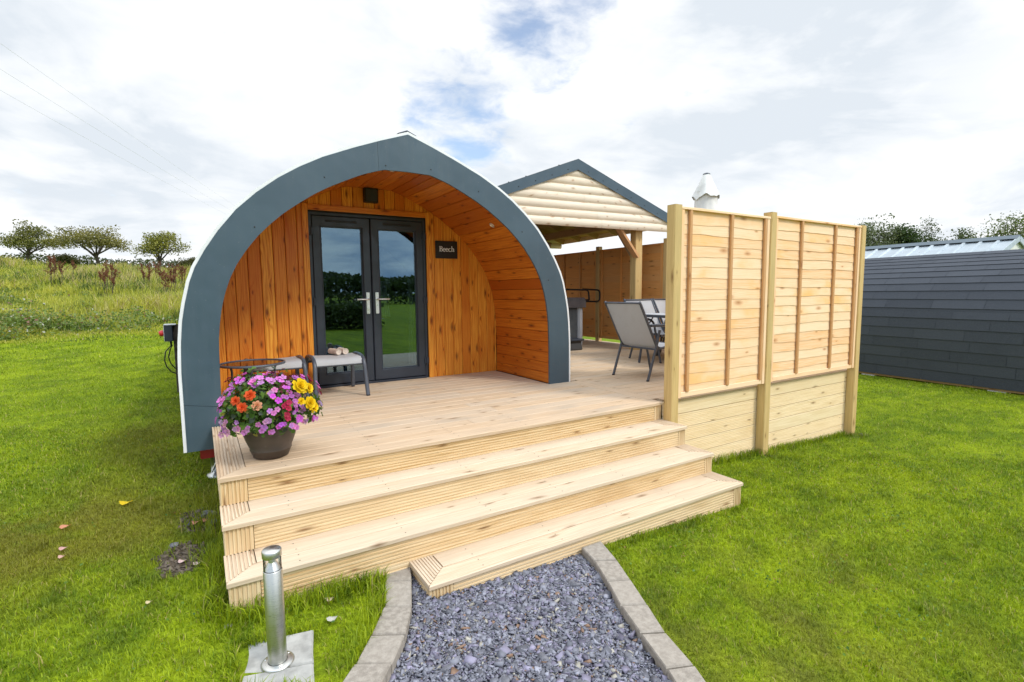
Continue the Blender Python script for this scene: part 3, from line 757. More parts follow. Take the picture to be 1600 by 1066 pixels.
# ------------------------------------------------------------------ fences
def lap_panel(m, fm, bm, o, u, n, L, z0, z1, rows, bat, frame=.045, wav=.006, lap=.016, T=.040, onside=1, seed=0):
    """waney lap panel: o = lower start corner of the front plane, u = along, n = towards the viewer"""
    rr=random.Random(seed); o=Vector(o);u=Vector(u);n=Vector(n)
    h=(z1-z0-.05)/rows; K=max(6,int(L/.12))
    for i in range(rows):
        za=z0+.02+i*h; ou=rr.random()*40; ov=rr.random()*13; tt=rr.random()
        e=[rr.uniform(-1,1) for _ in range(K+1)]; e=[(e[max(j-1,0)]+e[j]+e[min(j+1,K)])/3 for j in range(K+1)]
        lo=[];lob=[];up=[]
        for j in range(K+1):
            a=o+u*(L*j/K); w=e[j]*wav*1.6
            lo.append(a+Z_*(za-o.z-.012+w)-n*lap); lob.append(a+Z_*(za-o.z-.012+w)-n*.021); up.append(a+Z_*(za-o.z+h+.006)-n*.0215)
        flip=u.cross(Z_).dot(n)<0
        uf=lambda a_,b_: (ou+b_*L/K, ov+a_*h)
        i0=len(m.f)
        m.grid([lo,up] if not flip else [lo[::-1],up[::-1]],tint=tt,smooth=False,uvf=uf)
        m.grid([lob,lo] if not flip else [lob[::-1],lo[::-1]],tint=tt,smooth=False,uvf=lambda a_,b_:(ou+b_*L/K,ov+a_*.01))
        # back of the slat
        m.grid([[p-n*.006 for p in up],[p-n*.001 for p in lob]] if not flip else [[p-n*.006 for p in up][::-1],[p-n*.001 for p in lob][::-1]],tint=tt,smooth=False,uvf=uf)
    for a in (0,L-frame): fm.board(o+u*a-n*.006+Z_*.0-n*.0,Z_,u,n,z1-z0-.024,frame,.014 if a else .014,.003)
    fm.board(o+Z_*(z1-z0-.024)-n*.036,u,n,Z_,L,.05,.022,.004)
    fm.board(o+u*frame-n*.0085+Z_*0,u,Z_,n,L-2*frame,.050,.008,.003)
    for b in bat: bm.board(o+u*(b-.019)-n*.0105+Z_*.05,Z_,u,n,z1-z0-.075,.038,.021,.004)
def post(m,x,y,z0,z1,w=.1,ch=.006):
    m.prism([(ch,0),(w-ch,0),(w,ch),(w,w-ch),(w-ch,w),(ch,w),(0,w-ch),(0,ch)],(x,y,z0),Z_,X_,Y_,z1-z0)
PY=3.236
scr=thing('privacy_fence','tall pale lap privacy fence with three thick posts at the front edge of the deck','fence',(3.76,PY,0))
for x,zt in ((3.760,1.855),(5.272,1.895),(7.252,1.872)):
    m=MB(); post(m,x,PY,g1(x,PY)-.15,zt,.1); P(m.build('post',M['post']),scr)
for (xa,xb,za,zb,bat,sd) in ((3.863,5.269,.035,1.845,(.14,.764,1.335),3),(5.375,7.249,.040,1.865,(.535,1.272,1.79),5)):
    m=MB();f=MB();b=MB()
    lap_panel(m,f,b,(xa,PY+.022,za),X_,-Y_,xb-xa,za,zb,17,bat,seed=sd,wav=.008,lap=.0160 if sd==3 else .0135)
    w=P(m.build('panel',M['lap']),scr)
    for mm,n,mt in ((f,'frame',M['lap']),(b,'batten',M['batten'])):
        o=mm.build(n,mt); o.parent=w
bf=thing('boundary_fence','orange brown lap fence with greenish posts on the deck behind the patio chairs','fence',(7.35,8,0))
ys=[3.45,4.62,6.50,8.36,10.24,11.95]
for i,y in enumerate(ys):
    if i==0: continue
    m=MB(); post(m,7.305,y-.05,g1(7.35,y)-.1,2.02,.1); P(m.build('post',M['post']),bf)
def fpanel(o,u,n,L,sd,zt=1.95):
    m=MB();f=MB();b=MB()
    lap_panel(m,f,b,o,u,n,L,.07,zt,14,(.06,L*.36,L*.68,L-.06),seed=sd,wav=.010,lap=.014)
    w=P(m.build('panel',M['fence']),bf)
    for mm,nn in ((f,'frame'),(b,'batten')):
        q=mm.build(nn,M['fence']); q.parent=w
for i,(a,b) in enumerate(zip(ys,ys[1:])):
    if i==0: a=3.35
    fpanel((7.335,b-.053,.07),-Y_,-X_,b-a-.106,20+i,1.78 if i==0 else 1.95)
for i,x in enumerate((5.42,3.50)):
    fpanel((x,11.92,.07),X_,-Y_,1.80,40+i)
    m=MB(); post(m,x-.103,11.89,-1.0,2.02,.1); P(m.build('post',M['post']),bf)

# ------------------------------------------------------------------ gazebo
GZ=thing('gazebo','open timber gazebo with pale log gable and slate blue metal roof edges beside the pod','gazebo',(5.335,6.62,0),R(-4.3))
def G(mb,name,mat): o=mb.build(name,mat); o.parent=GZ; return o
AP=3.150; SL=.381; HW=2.13; DEP=3.75
def zr(x): return AP-SL*abs(x)
# roof sheets (corrugated box profile) and boarded underside
for sg in (1,-1):
    m=MB(); rows=[]; 
    ysq=[]; y=-.05
    while y<DEP+.05:
        ysq+= [(y,0),(y+.10,0),(y+.115,.022),(y+.145,.022),(y+.16,0)]; y+=.2
    n=[V(0,yy,0) for yy,_ in ysq]
    top=[V(sg*.02,yy,AP+.012+h) for yy,h in ysq]; bot=[V(sg*(HW+.03),yy,zr(HW+.03)+.012+h) for yy,h in ysq]
    m.grid([top,bot] if sg>0 else [bot,top],smooth=False); m.grid([[p-V(0,0,.006) for p in bot],[p-V(0,0,.006) for p in top]] if sg>0 else [[p-V(0,0,.006) for p in top],[p-V(0,0,.006) for p in bot]],smooth=False)
    G(m,'roof_sheet',M['roofm'])
    m=MB(); k=13
    for i in range(k):
        xa=.03+(HW-.05)*i/k; xb=.03+(HW-.05)*(i+1)/k-.004
        a=V(sg*xa,.05,zr(xa)-.028); v=V(sg*(xb-xa),0,zr(xb)-zr(xa)); L=v.length; v.normalize(); nn=V(sg*SL,0,1).normalized()
        m.board(a,Y_,v,nn,DEP-.1,L,.018,.003)
    G(m,'soffit_boards',M['rafter'])
    for j in range(6):
        m=MB(); y=.18+j*(DEP-.36)/5
        m.beam((sg*.05,y,zr(.05)-.085),(sg*(HW-.04),y,zr(HW-.04)-.085),.045,.11); G(m,'rafter',M['rafter'])
    m=MB(); m.beam((sg*1.45,.05,zr(1.45)-.26),(sg*1.45,DEP-.05,zr(1.45)-.26),.09,.15); G(m,'wall_plate',M['rafter'])
    m=MB(); m.beam((sg*(HW+.005),.03,zr(HW)-.045),(sg*(HW+.005),DEP-.03,zr(HW)-.045),.022,.12); G(m,'eaves_board',M['log'])
    # metal barge flashing, with screws
    for yb in (-.045,DEP+.045):
        m=MB(); u=V(sg,0,-SL).normalized(); nn=V(sg*SL,0,1).normalized()
        L=math.hypot(HW+.05,SL*(HW+.05))
        o=V(0,yb,AP+.04)
        q=[o,o+u*L,o+u*L-nn*.155,o-Z_*.168]
        s_=-1 if yb<0 else 1
        t=V(0,.006*s_,0)
        f=[p+t for p in q]; 
        m.face(f if sg*s_<0 else f[::-1]); m.face(q[::-1] if sg*s_<0 else q)
        for a in range(4): 
            b=(a+1)%4; m.face([q[a],q[b],f[b],f[a]])
        q2=[o+nn*.004,o+u*L+nn*.004]
        m.face([q2[0]+t,q2[1]+t,q2[1]+V(0,-s_*.12,0),q2[0]+V(0,-s_*.12,0)])
        b=G(m,'barge_board',M['fascia'])
        d=.25
        while d<L-.1:
            pnt=o+u*d-nn*.10+t; c=MB(); c.lathe([(.009,-.001),(.008,.004),(.003,.006)],pnt,8,axis=(0,s_,0)); c.build('screw',M['black']).parent=b
            if int(d/.3)%2==0: c=MB(); c.lathe([(.010,.0),(.009,.010),(.003,.012)],o+u*(d+.12)+nn*.004-V(0,s_*.03,0),8,axis=nn); c.build('screw',M['black']).parent=b
            d+=.32
m=MB(); m.beam((0,.05,AP-.10),(0,DEP-.05,AP-.10),.05,.14); G(m,'ridge_beam',M['rafter'])
for yb in (0.0,DEP-.03):     # half-log gable cladding
    m=MB(); zb=AP-1.02; rows=7; hh=(AP-.10-zb)/rows
    for i in range(rows):
        z0=zb+i*hh; z1=z0+hh
        def hx(z): return max(.02,(AP-.02-z)/SL)
        k=6; pro=[]
        for j in range(k+1):
            a=j/k; z=z0+hh*a; bul=.028*math.sin(math.pi*min(1,max(0,a)))**.6
            pro.append((z,bul))
        cuts=[-1,1] 
        if i in(0,1,3): cuts=[-1,random.uniform(-.4,.5),1]
        for c0,c1 in zip(cuts,cuts[1:]):
            ou=random.random()*40; ov=random.random()*13; tt=random.random(); rws=[]
            for z,bul in pro:
                xe=min(hx(z),HW-.02); g_=.0015
                xa=-xe if c0==-1 else c0+g_; xb2=xe if c1==1 else c1-g_
                xa=max(-xe,min(xe,xa)); xb2=max(-xe,min(xe,xb2))
                rws.append([V(xa,yb-bul,z),V(xa*.5+xb2*.5,yb-bul,z),V(xb2,yb-bul,z)])
            m.grid(rws,tint=tt,smooth=True,uvf=lambda a_,b_:(ou+b_*1.6,ov+a_*.022))
        xe=min(hx(z1),HW-.02)
    q=[V(-HW+.02,yb+.012,zb),V(HW-.02,yb+.012,zb),V(0,yb+.012,AP-.03)]
    m.face(q); m.face([p+V(0,.012,0) for p in q][::-1])
    m.face([V(-HW+.02,yb-.004,zb),V(HW-.02,yb-.004,zb),V(HW-.02,yb+.024,zb),V(-HW+.02,yb+.024,zb)][::-1])
    G(m,'gable_cladding',M['log'])
    m=MB(); m.beam((-1.55,yb+.10,zb+.10),(1.55,yb+.10,zb+.10),.07,.16); G(m,'tie_beam',M['rafter'])
PW=.155
for px,py,side in ((-1.44,.12,1),(1.44,.12,-1),(-1.44,DEP-.15,1),(1.44,DEP-.15,-1)):
    m=MB(); m.beam((px,py+.08,-.02),(px,py+.08,zr(1.44)-.34),PW,PW,up=(0,1,0),ch=.008); p=G(m,'post',M['post'])
    m=MB(); m.beam((px+side*.055,py+.005,zr(1.44)-.93),(px+side*.50,py+.005,zr(1.44)-.41),.045,.13,up=(0,1,0)); G(m,'brace',M['batten'])
    m=MB(); d=1 if py<1 else -1
    m.beam((px,py+.08+d*.06,zr(1.44)-.93),(px,py+.08+d*.50,zr(1.44)-.40),.045,.11,up=(1,0,0)); G(m,'brace',M['rafter'])

# ------------------------------------------------------------------ hot tub, cover lifter, step
tub=thing('hot_tub','grey square hot tub with closed dark vinyl cover under the gazebo','hot tub',(5.35,8.75,0))
TX0,TX1,TY0,TY1=4.36,6.42,7.74,9.76
m=MB(); m.box((TX0+.05,TY0+.05,.04),(TX1-.05,TY1-.05,.80),.01); P(m.build('cabinet',M['tubpanel']),tub)
m=MB(); m.box((TX0+.02,TY0+.02,.78),(TX1-.02,TY1-.02,.845),.02); P(m.build('shell_rim',M['tubtrim']),tub)
for x in (TX0,TX1-.12):
    for y in (TY0,TY1-.12):
        m=MB(); m.prism([(0,.03),(.03,0),(.09,0),(.12,.03),(.12,.09),(.09,.12),(.03,.12),(0,.09)],(x+.0,y+.0,.03),Z_,X_,Y_,.75); P(m.build('corner_trim',M['tubtrim']),tub)
m=MB(); 
m.box((TX0+.14,TY0+.035,.09),(TX1-.14,TY0+.049,.74),.006)
for i in range(12): m.box((TX0+.18+i*.14,TY0+.028,.11),(TX0+.18+i*.14+.115,TY0+.0345,.72),.003)
P(m.build('front_panel',M['tubpanel']),tub)
m=MB(); m.box((TX0+.14,TY0+.02,.035),(TX1-.14,TY0+.048,.085),.006); P(m.build('kick_board',M['tubtrim']),tub)
for k in range(2):
    m=MB(); ya=TY0-.03+k*1.05; m.box((TX0-.02,ya,.847),(TX1+.02,ya+1.03,.955),.03); P(m.build('cover',M['tubcover']),tub)
m=MB(); m.box((TX0-.03,TY0-.04,.76),(TX1+.03,TY0-.032,.90),.003); P(m.build('cover_skirt',M['tubcover']),tub)
def roundpath(pts,r=.07,k=5):
    out=[Vector(pts[0])]
    for a,b,c in zip(pts,pts[1:],pts[2:]):
        a=Vector(a);b=Vector(b);c=Vector(c); p=b+(a-b).normalized()*r; q=b+(c-b).normalized()*r
        for i in range(k+1):
            t=i/k; out.append(p*(1-t)**2+b*2*t*(1-t)+q*t*t)
    out.append(Vector(pts[-1])); return out
m=MB(); m.tube(roundpath([(4.4,7.95,1.16),(6.72,7.95,1.10),(6.74,7.95,.90)]),.018,10); m.tube([(6.74,7.95,.905),(6.40,7.95,.87)],.018,8); P(m.build('cover_lifter',M['black']),tub)
m=MB(); m.tube(roundpath([(6.78,8.2,1.12),(7.24,8.2,1.10),(7.24,8.2,.86),(6.38,8.2,.87)],.08),.019,10); P(m.build('cover_lifter',M['black']),tub)
st=thing('tub_step','low dark plastic step standing on the deck in front of the hot tub','step',(5.5,7.4,0))
m=MB(); m.prism([(.03,0),(.42,0),(.44,.02),(.40,.13),(.42,.17),(.0,.17),(.03,.13)],(5.05,7.66,.0),X_,-Y_,Z_,.92); P(m.build('step_body',M['black']),st)
m=MB(); m.box((5.02,7.21,.171),(6.0,7.68,.205),.01); P(m.build('step_top',M['anth']),st)

# ------------------------------------------------------------------ patio furniture
def make_chair():
    """sling armchair at the origin facing +X; rear feet near x=0"""
    c=thing('patio_chair','x','chair')
    W=.29
    for s in (-1,1):
        y=s*W
        m=MB(); m.tube(roundpath([(-.13,y,.935),(-.115,y,.915),(.165,y,.40),(.22,y,.375),(.60,y,.425),(.68,y,.40)],.03,4),.013,8,flat=1.4); o=m.build('side_frame',M['frame']); o.parent=c
        m=MB(); m.tube(roundpath([(.02,y*1.01,0),(.155,y*1.01,.40),(.20,y*1.03,.60)],.05,4),.014,8,flat=1.3); o=m.build('leg',M['frame']); o.parent=c
        m=MB(); m.tube(roundpath([(.045,y*1.05,.66),(.30,y*1.10,.655),(.56,y*1.10,.63),(.60,y*1.05,.42),(.70,y*1.03,0)],.10,6),.014,8,flat=1.3); o=m.build('arm',M['frame']); o.parent=c
        
        for fx_,ky in ((.02,1.01),(.70,1.03)):
            m=MB(); m.tube([(fx_,y*ky,.0),(fx_,y*ky,.014)],.018,8); o=m.build('foot',M['black']); o.parent=c
    for bx,bz_ in ((.155,.37),(.60,.40),(-.12,.925)):
        m=MB(); m.tube([(bx,-W,bz_),(bx,W,bz_)],.012,8); o=m.build('crossbar',M['frame']); o.parent=c
    m=MB(); pth=[V(-.123,0,.93),V(-.07,0,.83),V(.0,0,.70),V(.075,0,.56),V(.15,0,.435),V(.19,0,.39),V(.25,0,.382),V(.40,0,.395),V(.55,0,.415),V(.64,0,.415),V(.68,0,.395)]
    th=.005; rows=[]; k=9
    for p in pth: rows.append([p+V(0,W*.98*(j/(k-1)*2-1),-.012*(1-(j/(k-1)*2-1)**2)) for j in range(k)])
    m.grid(rows); m.grid([[q-V(.004,0,.004) for q in r][::-1] for r in rows]); o=m.build('sling_seat',M['sling']); o.parent=c
    return c
ch=make_chair(); GRP='patio chairs around the dining table'
spots=[((4.452,4.50,0),0.0,'grey sling patio chair with its back to the pod, standing clear of the table'),
       ((6.12,5.88,0),R(-93),'white backed patio chair behind the table, directly below the gazebo post'),
       ((6.74,5.86,0),R(-88),'white backed patio chair behind the table, half hidden by the tall fence post')]
for i,(l,rz,lb) in enumerate(spots):
    o=ch if i==0 else copy_tree(ch); o.location=l; o.rotation_euler.z=rz; tag(o,lb,'chair',GRP)
tb=thing('dining_table','grey metal patio dining table with parasol beside the privacy fence','table',(6.38,4.95,0))
m=MB(); 
def rrect(x0,x1,y0,y1,r,n=6):
    out=[]
    for cx,cy,a in ((x1-r,y1-r,0),(x0+r,y1-r,90),(x0+r,y0+r,180),(x1-r,y0+r,270)):
        for i in range(n+1): t=math.radians(a+90*i/n); out.append((cx+r*math.cos(t),cy+r*math.sin(t)))
    return out
q=rrect(5.50,7.2,4.42,5.48,.10); m.prism(q,(0,0,.69),Z_,X_,Y_,.035); P(m.build('table_edge',M['frame']),tb)
q=rrect(5.53,7.17,4.45,5.45,.08); m=MB(); m.prism(q,(0,0,.7255),Z_,X_,Y_,.004); P(m.build('tabletop',M['tubtrim']),tb)
for x,y,dx,dy in ((5.62,4.54,-.06,-.02),(5.62,5.36,-.06,.05),(7.08,4.54,.06,-.02),(7.08,5.36,.06,.05)):
    m=MB(); m.tube([(x,y,.69),(x+dx*.3,y+dy*.3,.4),(x+dx,y+dy,0)],.018,8); P(m.build('leg',M['frame']),tb)
    m=MB(); m.tube(roundpath([(x,y,.50),(x+(.10 if x<6 else -.10),y,.60),(x+(.18 if x<6 else -.18),y,.69)],.06),.009,6); P(m.build('scroll_brace',M['frame']),tb)
um=thing('parasol','closed white canvas parasol rising above the privacy fence','parasol',(6.40,4.95,0))
m=MB(); m.tube([(6.40,4.95,.05),(6.40,4.95,2.76)],.019,12); P(m.build('pole',M['steel']),um)
m=MB(); m.lathe([(.24,0),(.25,.02),(.22,.05),(.05,.07),(.04,.20),(.03,.21)],(6.40,4.95,.001),24); P(m.build('base',M['frame']),um)
def pleat(z0,z1,r0,r1,n,amp,rows=10,ph=0,droop=0):
    m=MB(); rw=[]
    for i in range(rows+1):
        t=i/rows; z=z1+(z0-z1)*t; r=r1+(r0-r1)*t; L=[]; 
        for k in range(n*8):
            a=2*math.pi*k/(n*8); w=.6*math.cos(a*n+ph)+.4*math.sin(a*3+ph*2+1)+.25*math.cos(a*11+2)
            L.append(V(6.40+math.cos(a)*(r*(1+amp*t*w)),4.95+math.sin(a)*(r*(1+amp*t*w)),z-droop*t*t*(.5-.5*w)))
        rw.append(L)
    m.grid(rw[::-1],True); m.grid([[p*1.0-V((p.x-6.40)*.03,(p.y-4.95)*.03,.002) for p in r] for r in rw],True); return m
P(pleat(1.25,2.50,.225,.150,7,.12,14).build('canopy',M['canvas']),um)
P(pleat(2.45,2.745,.190,.045,5,.06,10,.4,.07).build('canopy_vent',M['canvas']),um)
m=MB(); m.lathe([(.052,2.742),(.050,2.755),(.02,2.768)],(6.40,4.95,0),16); P(m.build('cap',M['frame']),um)
# foot stools
def make_stool():
    s=thing('foot_stool','x','stool'); W=.245
    for sg in (-1,1):
        x=sg*W
        m=MB(); m.tube(roundpath([(x*1.06,.0,0),(x,.07,.40),(x,.30,.425),(x,.53,.40),(x*1.06,.62,0)],.10,7),.016,8,flat=1.35); o=m.build('side_frame',M['frame']); o.parent=s
        
        for fy_ in (0,.62):
            m=MB(); m.tube([(x*1.06,fy_,0),(x*1.06,fy_,.012)],.02,8); o=m.build('foot',M['black']); o.parent=s
    for by in (.085,.535):
        m=MB(); m.tube([(-W,by,.335),(W,by,.335)],.012,8); o=m.build('crossbar',M['frame']); o.parent=s
    m=MB(); pr_=[(.075,.345),(.085,.385),(.12,.408),(.2,.413),(.31,.410),(.42,.413),(.50,.408),(.535,.385),(.545,.345)]; k=9
    rows=[[V((W-.008)*(j/(k-1)*2-1),y,z-.010*(1-(j/(k-1)*2-1)**2)*(1 if .1<y<.52 else 0)) for j in range(k)] for y,z in pr_]
    m.grid(rows[::-1]); m.grid([[q-V(0,0,.005) for q in r] for r in rows]); o=m.build('sling_seat',M['sling']); o.parent=s
    return s
s0=make_stool()
for i,(l,lb) in enumerate((((1.205,5.27,0),'grey sling foot stool in front of the glazed doors, with two rolled cloths on it'),((.62,5.30,0),'grey sling foot stool half hidden behind the round glass table'))):
    o=s0 if i==0 else copy_tree(s0); o.location=l; tag(o,lb,'stool','foot stools on the porch')
for i,(x,y,rz,lb) in enumerate(((1.235,5.70,.5,'cream rolled cloth on the foot stool, the one lying nearer the round table'),(1.325,5.72,.25,'cream rolled cloth on the foot stool, the one nearer the door handles'))):
    m=MB(); L=.17; r=.032; pts=[]
    d=V(math.sin(rz)*.6,-math.cos(rz),.0).normalized()
    c=V(x,y,.441); n=18; rows=[]
    for k in range(7):
        t=k/6; rr_=r*(1+.05*math.sin(k*2.1+i)); p=c-d*L*(t-.5); e=d.cross(Z_)
        rows.append([p+(e*math.cos(2*math.pi*j/n)+Z_*math.sin(2*math.pi*j/n))*rr_ for j in range(n)])
    m.grid(rows,True); 
    for rw,sg in ((rows[0],1),(rows[-1],-1)):
        cc=sum((p for p in rw),V(0,0,0))/n; ring=[cc+(p-cc)*.78 for p in rw]; ring2=[cc+(p-cc)*.7-d*sg*.006 for p in rw]; ring3=[cc+(p-cc)*.35-d*sg*.001 for p in rw]
        ar=[rw,ring,ring2,ring3]; 
        m.grid(ar if sg<0 else ar[::-1],True); m.face(ring3 if sg<0 else ring3[::-1])
    tag(m.build('rolled_cloth',M['cream']),lb,'rolled cloth','rolled cloths on the foot stool')
gt=thing('side_table','small round side table with smoked glass top and dark metal rim behind the flower tub','side table',(.385,5.10,0))
m=MB(); m.lathe([(.262,.436),(.272,.438),(.274,.447),(.270,.456),(.258,.458),(.258,.440)],(.385,5.10,0),40,cap0=False,cap1=False); P(m.build('rim',M['frame']),gt)
m=MB(); m.lathe([(.259,.443),(.259,.450)],(.385,5.10,0),40); P(m.build('glass_top',M['bronze']),gt)
for k in range(3):
    a=k*2.094+.4; c_,s_=math.cos(a),math.sin(a)
    m=MB(); m.tube(roundpath([(.385+.245*c_,5.10+.245*s_,.437),(.385+.20*c_,5.10+.20*s_,.40),(.385+.23*c_,5.10+.23*s_,.0)],.05),.010,8); P(m.build('leg',M['frame']),gt)
m=MB(); m.lathe([(.20,.30),(.207,.305),(.20,.31),(.193,.305),(.20,.30)],(.385,5.10,0),32,cap0=False,cap1=False); P(m.build('ring_brace',M['frame']),gt)
# ------------------------------------------------------------------ planter with flowers
PXc,PYc=.355,3.640
pt=thing('flower_planter','brown half barrel planter overflowing with pink, orange and yellow flowers on the deck corner','planter',(PXc,PYc,0))
m=MB(); m.lathe([(.0,.002),(.098,.001),(.108,.006),(.124,.05),(.127,.052),(.128,.060),(.126,.064),(.150,.125),(.170,.19),(.176,.205),(.182,.21),(.182,.222),(.172,.224),(.165,.21),(.12,.19)],(PXc,PYc,0),40,cap0=False,cap1=False)
po=m.build('pot',M['pot']); P(po,pt); 
m=MB(); m.lathe([(.166,.195),(.0001,.20)],(PXc,PYc,0),20,cap0=False,cap1=False); P(m.build('soil',M['soil']),pt)
def leaf_mesh(name, centers, normals, sizes, cols, mat, parent=None, fold=.25, asp=.7, seed=1):
    """many single leaves: each a folded rhombus of two quads"""
    r=np.random.default_rng(seed); N=len(centers); n=normals/np.linalg.norm(normals,axis=1,keepdims=True)
    a=r.normal(size=(N,3)); u=a-n*(a*n).sum(1,keepdims=True); u/=np.linalg.norm(u,axis=1,keepdims=True); v=np.cross(n,u)
    s=sizes[:,None]; c=centers
    p0=c-u*s*.5; p1=c+u*s*.5-n*s*.12; m0=c-u*s*.05+n*s*.0
    l=c+v*s*asp*.5+n*s*fold*.4-u*s*.05; q=c-v*s*asp*.5+n*s*fold*.4-u*s*.05
    verts=np.stack([p0,l,p1,q],1).reshape(-1,3)
    i=np.arange(N)[:,None]*4
    loops=np.concatenate([i+0,i+2,i+1, i+0,i+3,i+2],1).reshape(-1)
    col=np.repeat(cols,4,axis=0)
    return npmesh(name,verts,np.full(2*N,3),loops,mat,col,parent=parent)
def dome_pts(N,r0,seed):
    r=np.random.default_rng(seed); ph=r.uniform(0,2*np.pi,N); t=np.arccos(r.uniform(-.30,1,N)); rad=r.uniform(r0,1.0,N)**.6
    lump=1+.10*np.sin(3*ph+1)+.07*np.sin(5*ph+2.3)+.05*np.sin(9*ph)
    d=np.stack([np.sin(t)*np.cos(ph),np.sin(t)*np.sin(ph),np.cos(t)],1)
    p=d*rad[:,None]*np.array([.305,.29,.27])*lump[:,None]+np.array([PXc-.005,PYc,.285])
    return p,d
p_,d_=dome_pts(2600,.25,11); rr=np.random.default_rng(3)
keep=(p_[:,2]>.185)&~((p_[:,2]<.225)&(np.hypot(p_[:,0]-PXc,p_[:,1]-PYc)<.185)); p_,d_=p_[keep],d_[keep]
N=len(p_); k=rr.random((N,1)); cl=np.array([.045,.105,.018])*(1-k)+np.array([.13,.24,.04])*k; 
dk=rr.random(N)<.2; cl[dk]=np.array([.05,.07,.045]); rd=(p_[:,0]>PXc+.02)&(p_[:,2]>.42)&(rr.random(N)<.35); cl[rd]=np.array([.16,.03,.05]); yw=rr.random(N)<.05; cl[yw]=np.array([.32,.30,.06])
fo=leaf_mesh('foliage',p_,d_+rr.normal(size=(N,3))*.6,rr.uniform(.022,.055,N),cl,M['leaf'],seed=5); P(fo,pt)
# stems from the soil into the foliage
m=MB()
for i in range(26):
    a=random.uniform(0,6.28); r=random.uniform(.02,.13); R2=random.uniform(.08,.26)
    m.tube([(PXc+r*math.cos(a),PYc+r*math.sin(a),.19),(PXc+(r+R2)*.6*math.cos(a),PYc+(r+R2)*.6*math.sin(a),.28),(PXc+R2*math.cos(a),PYc+R2*math.sin(a),random.uniform(.25,.45))],.004,5)
stm=plain('stem_green',(.09,.14,.04),.6); P(m.build('stems',stm),pt)
def flower(name,c,n,size,kind,rnd):
    """five rounded petals, or a double bloom of many ruffled petals"""
    n=Vector(n).normalized(); a=n.orthogonal().normalized(); b=n.cross(a); vs=[];fc=[];cs=[]
    def petal(ang,L,W,lift,col,z0=0.0):
        d=a*math.cos(ang)+b*math.sin(ang); e=n.cross(d); i=len(vs)
        pts=[(0.05,0,.0),(.35,.42,.10),(.75,.55,.16),(1.0,.28,.10),(.98,0,.16),(1.0,-.28,.10),(.75,-.55,.16),(.35,-.42,.10)]
        for (x,y,h) in pts:
            j=rnd.uniform(-.06,.06); vs.append(Vector(c)+d*(x*L*math.cos(lift))+e*(y*W)+n*(x*L*math.sin(lift)+h*L*.4+z0+j*L)); 
            f=.75+.35*x; cs.append([q*f for q in col])
        fc.append(tuple(range(i,i+8)))
    if kind in('pink','red'):
        base={'pink':(.64,.17,.60),'red':(.40,.02,.07)}[kind]; v=rnd.uniform(.75,1.25); col=(base[0]*v,base[1]*rnd.uniform(.7,1.7),base[2]*v)
        for blossom in range(rnd.choice((2,3,3,4))):
            off=a*rnd.uniform(-.7,.7)*size+b*rnd.uniform(-.7,.7)*size+n*rnd.uniform(-.15,.35)*size; c0=c; c=Vector(c)+off
            s0=rnd.uniform(0,6.28); k=rnd.uniform(.8,1.2); cc=[q*rnd.uniform(.8,1.2) for q in col]
            for j in range(5): petal(s0+j*1.2566,size*.55*k,size*.42*k,rnd.uniform(.0,.35),cc)
            c=c0
    else:
        base={'orange':(.78,.13,.035),'yellow':(.86,.62,.015),'peach':(.80,.40,.24)}[kind]
        for ring,(cnt,L,lift) in enumerate(((7,1.0,.15),(7,.85,.5),(6,.65,.85),(5,.45,1.15))):
            s0=rnd.uniform(0,6.28)
            for j in range(cnt): 
                v=rnd.uniform(.85,1.12); petal(s0+j*6.283/cnt,size*L*.62,size*.36,lift+rnd.uniform(-.15,.15),[min(.95,q*v) for q in base],ring*size*.05)
    o=npmesh(name,np.array([tuple(q) for q in vs]),[len(f) for f in fc],[q for f in fc for q in f],M['petal'],np.array(cs))
    P(o,pt); return o
rn=random.Random(21)
fp,fd=dome_pts(3000,.93,77); cnt=0; used=[]
cam_d=np.array([-.1,-1,.45]); cam_d/=np.linalg.norm(cam_d)
big=[((-.12,-.225,.455),'orange',.056),((-.165,-.215,.385),'orange',.052),((-.09,-.265,.395),'peach',.052),((-.195,-.17,.42),'orange',.05),
     ((.165,-.185,.475),'yellow',.088),((.225,-.12,.445),'yellow',.065),((.215,-.215,.365),'yellow',.074),((.245,-.17,.325),'yellow',.062),((.16,-.255,.39),'yellow',.042)]
for (dx,dy,z),kd,sz in big:
    o_=V(PXc+dx,PYc+dy,z); flower('flower_head',o_,(dx*1.6,dy*1.6-.25,z-.18),sz,kd,rn); used.append(o_)
for (x,y,z),d in zip(fp,fd):
    if cnt>=70: break
    if z<.225: continue
    if float(np.dot(d,cam_d))<-.15 or (x>PXc+.25 and z<.33) or z>.53: continue
    q=V(x,y,z)
    if any((q-u).length<(.046 if i>=9 else .078) for i,u in enumerate(used)): continue
    kd='red' if (x>PXc+.08 and z>.45 and y>PYc) or rn.random()<.04 else 'pink'
    flower('flower_head',q+Vector(d)*.012,Vector(d)+V(0,-.2,.15),rn.uniform(.028,.040),kd,rn); used.append(q); cnt+=1

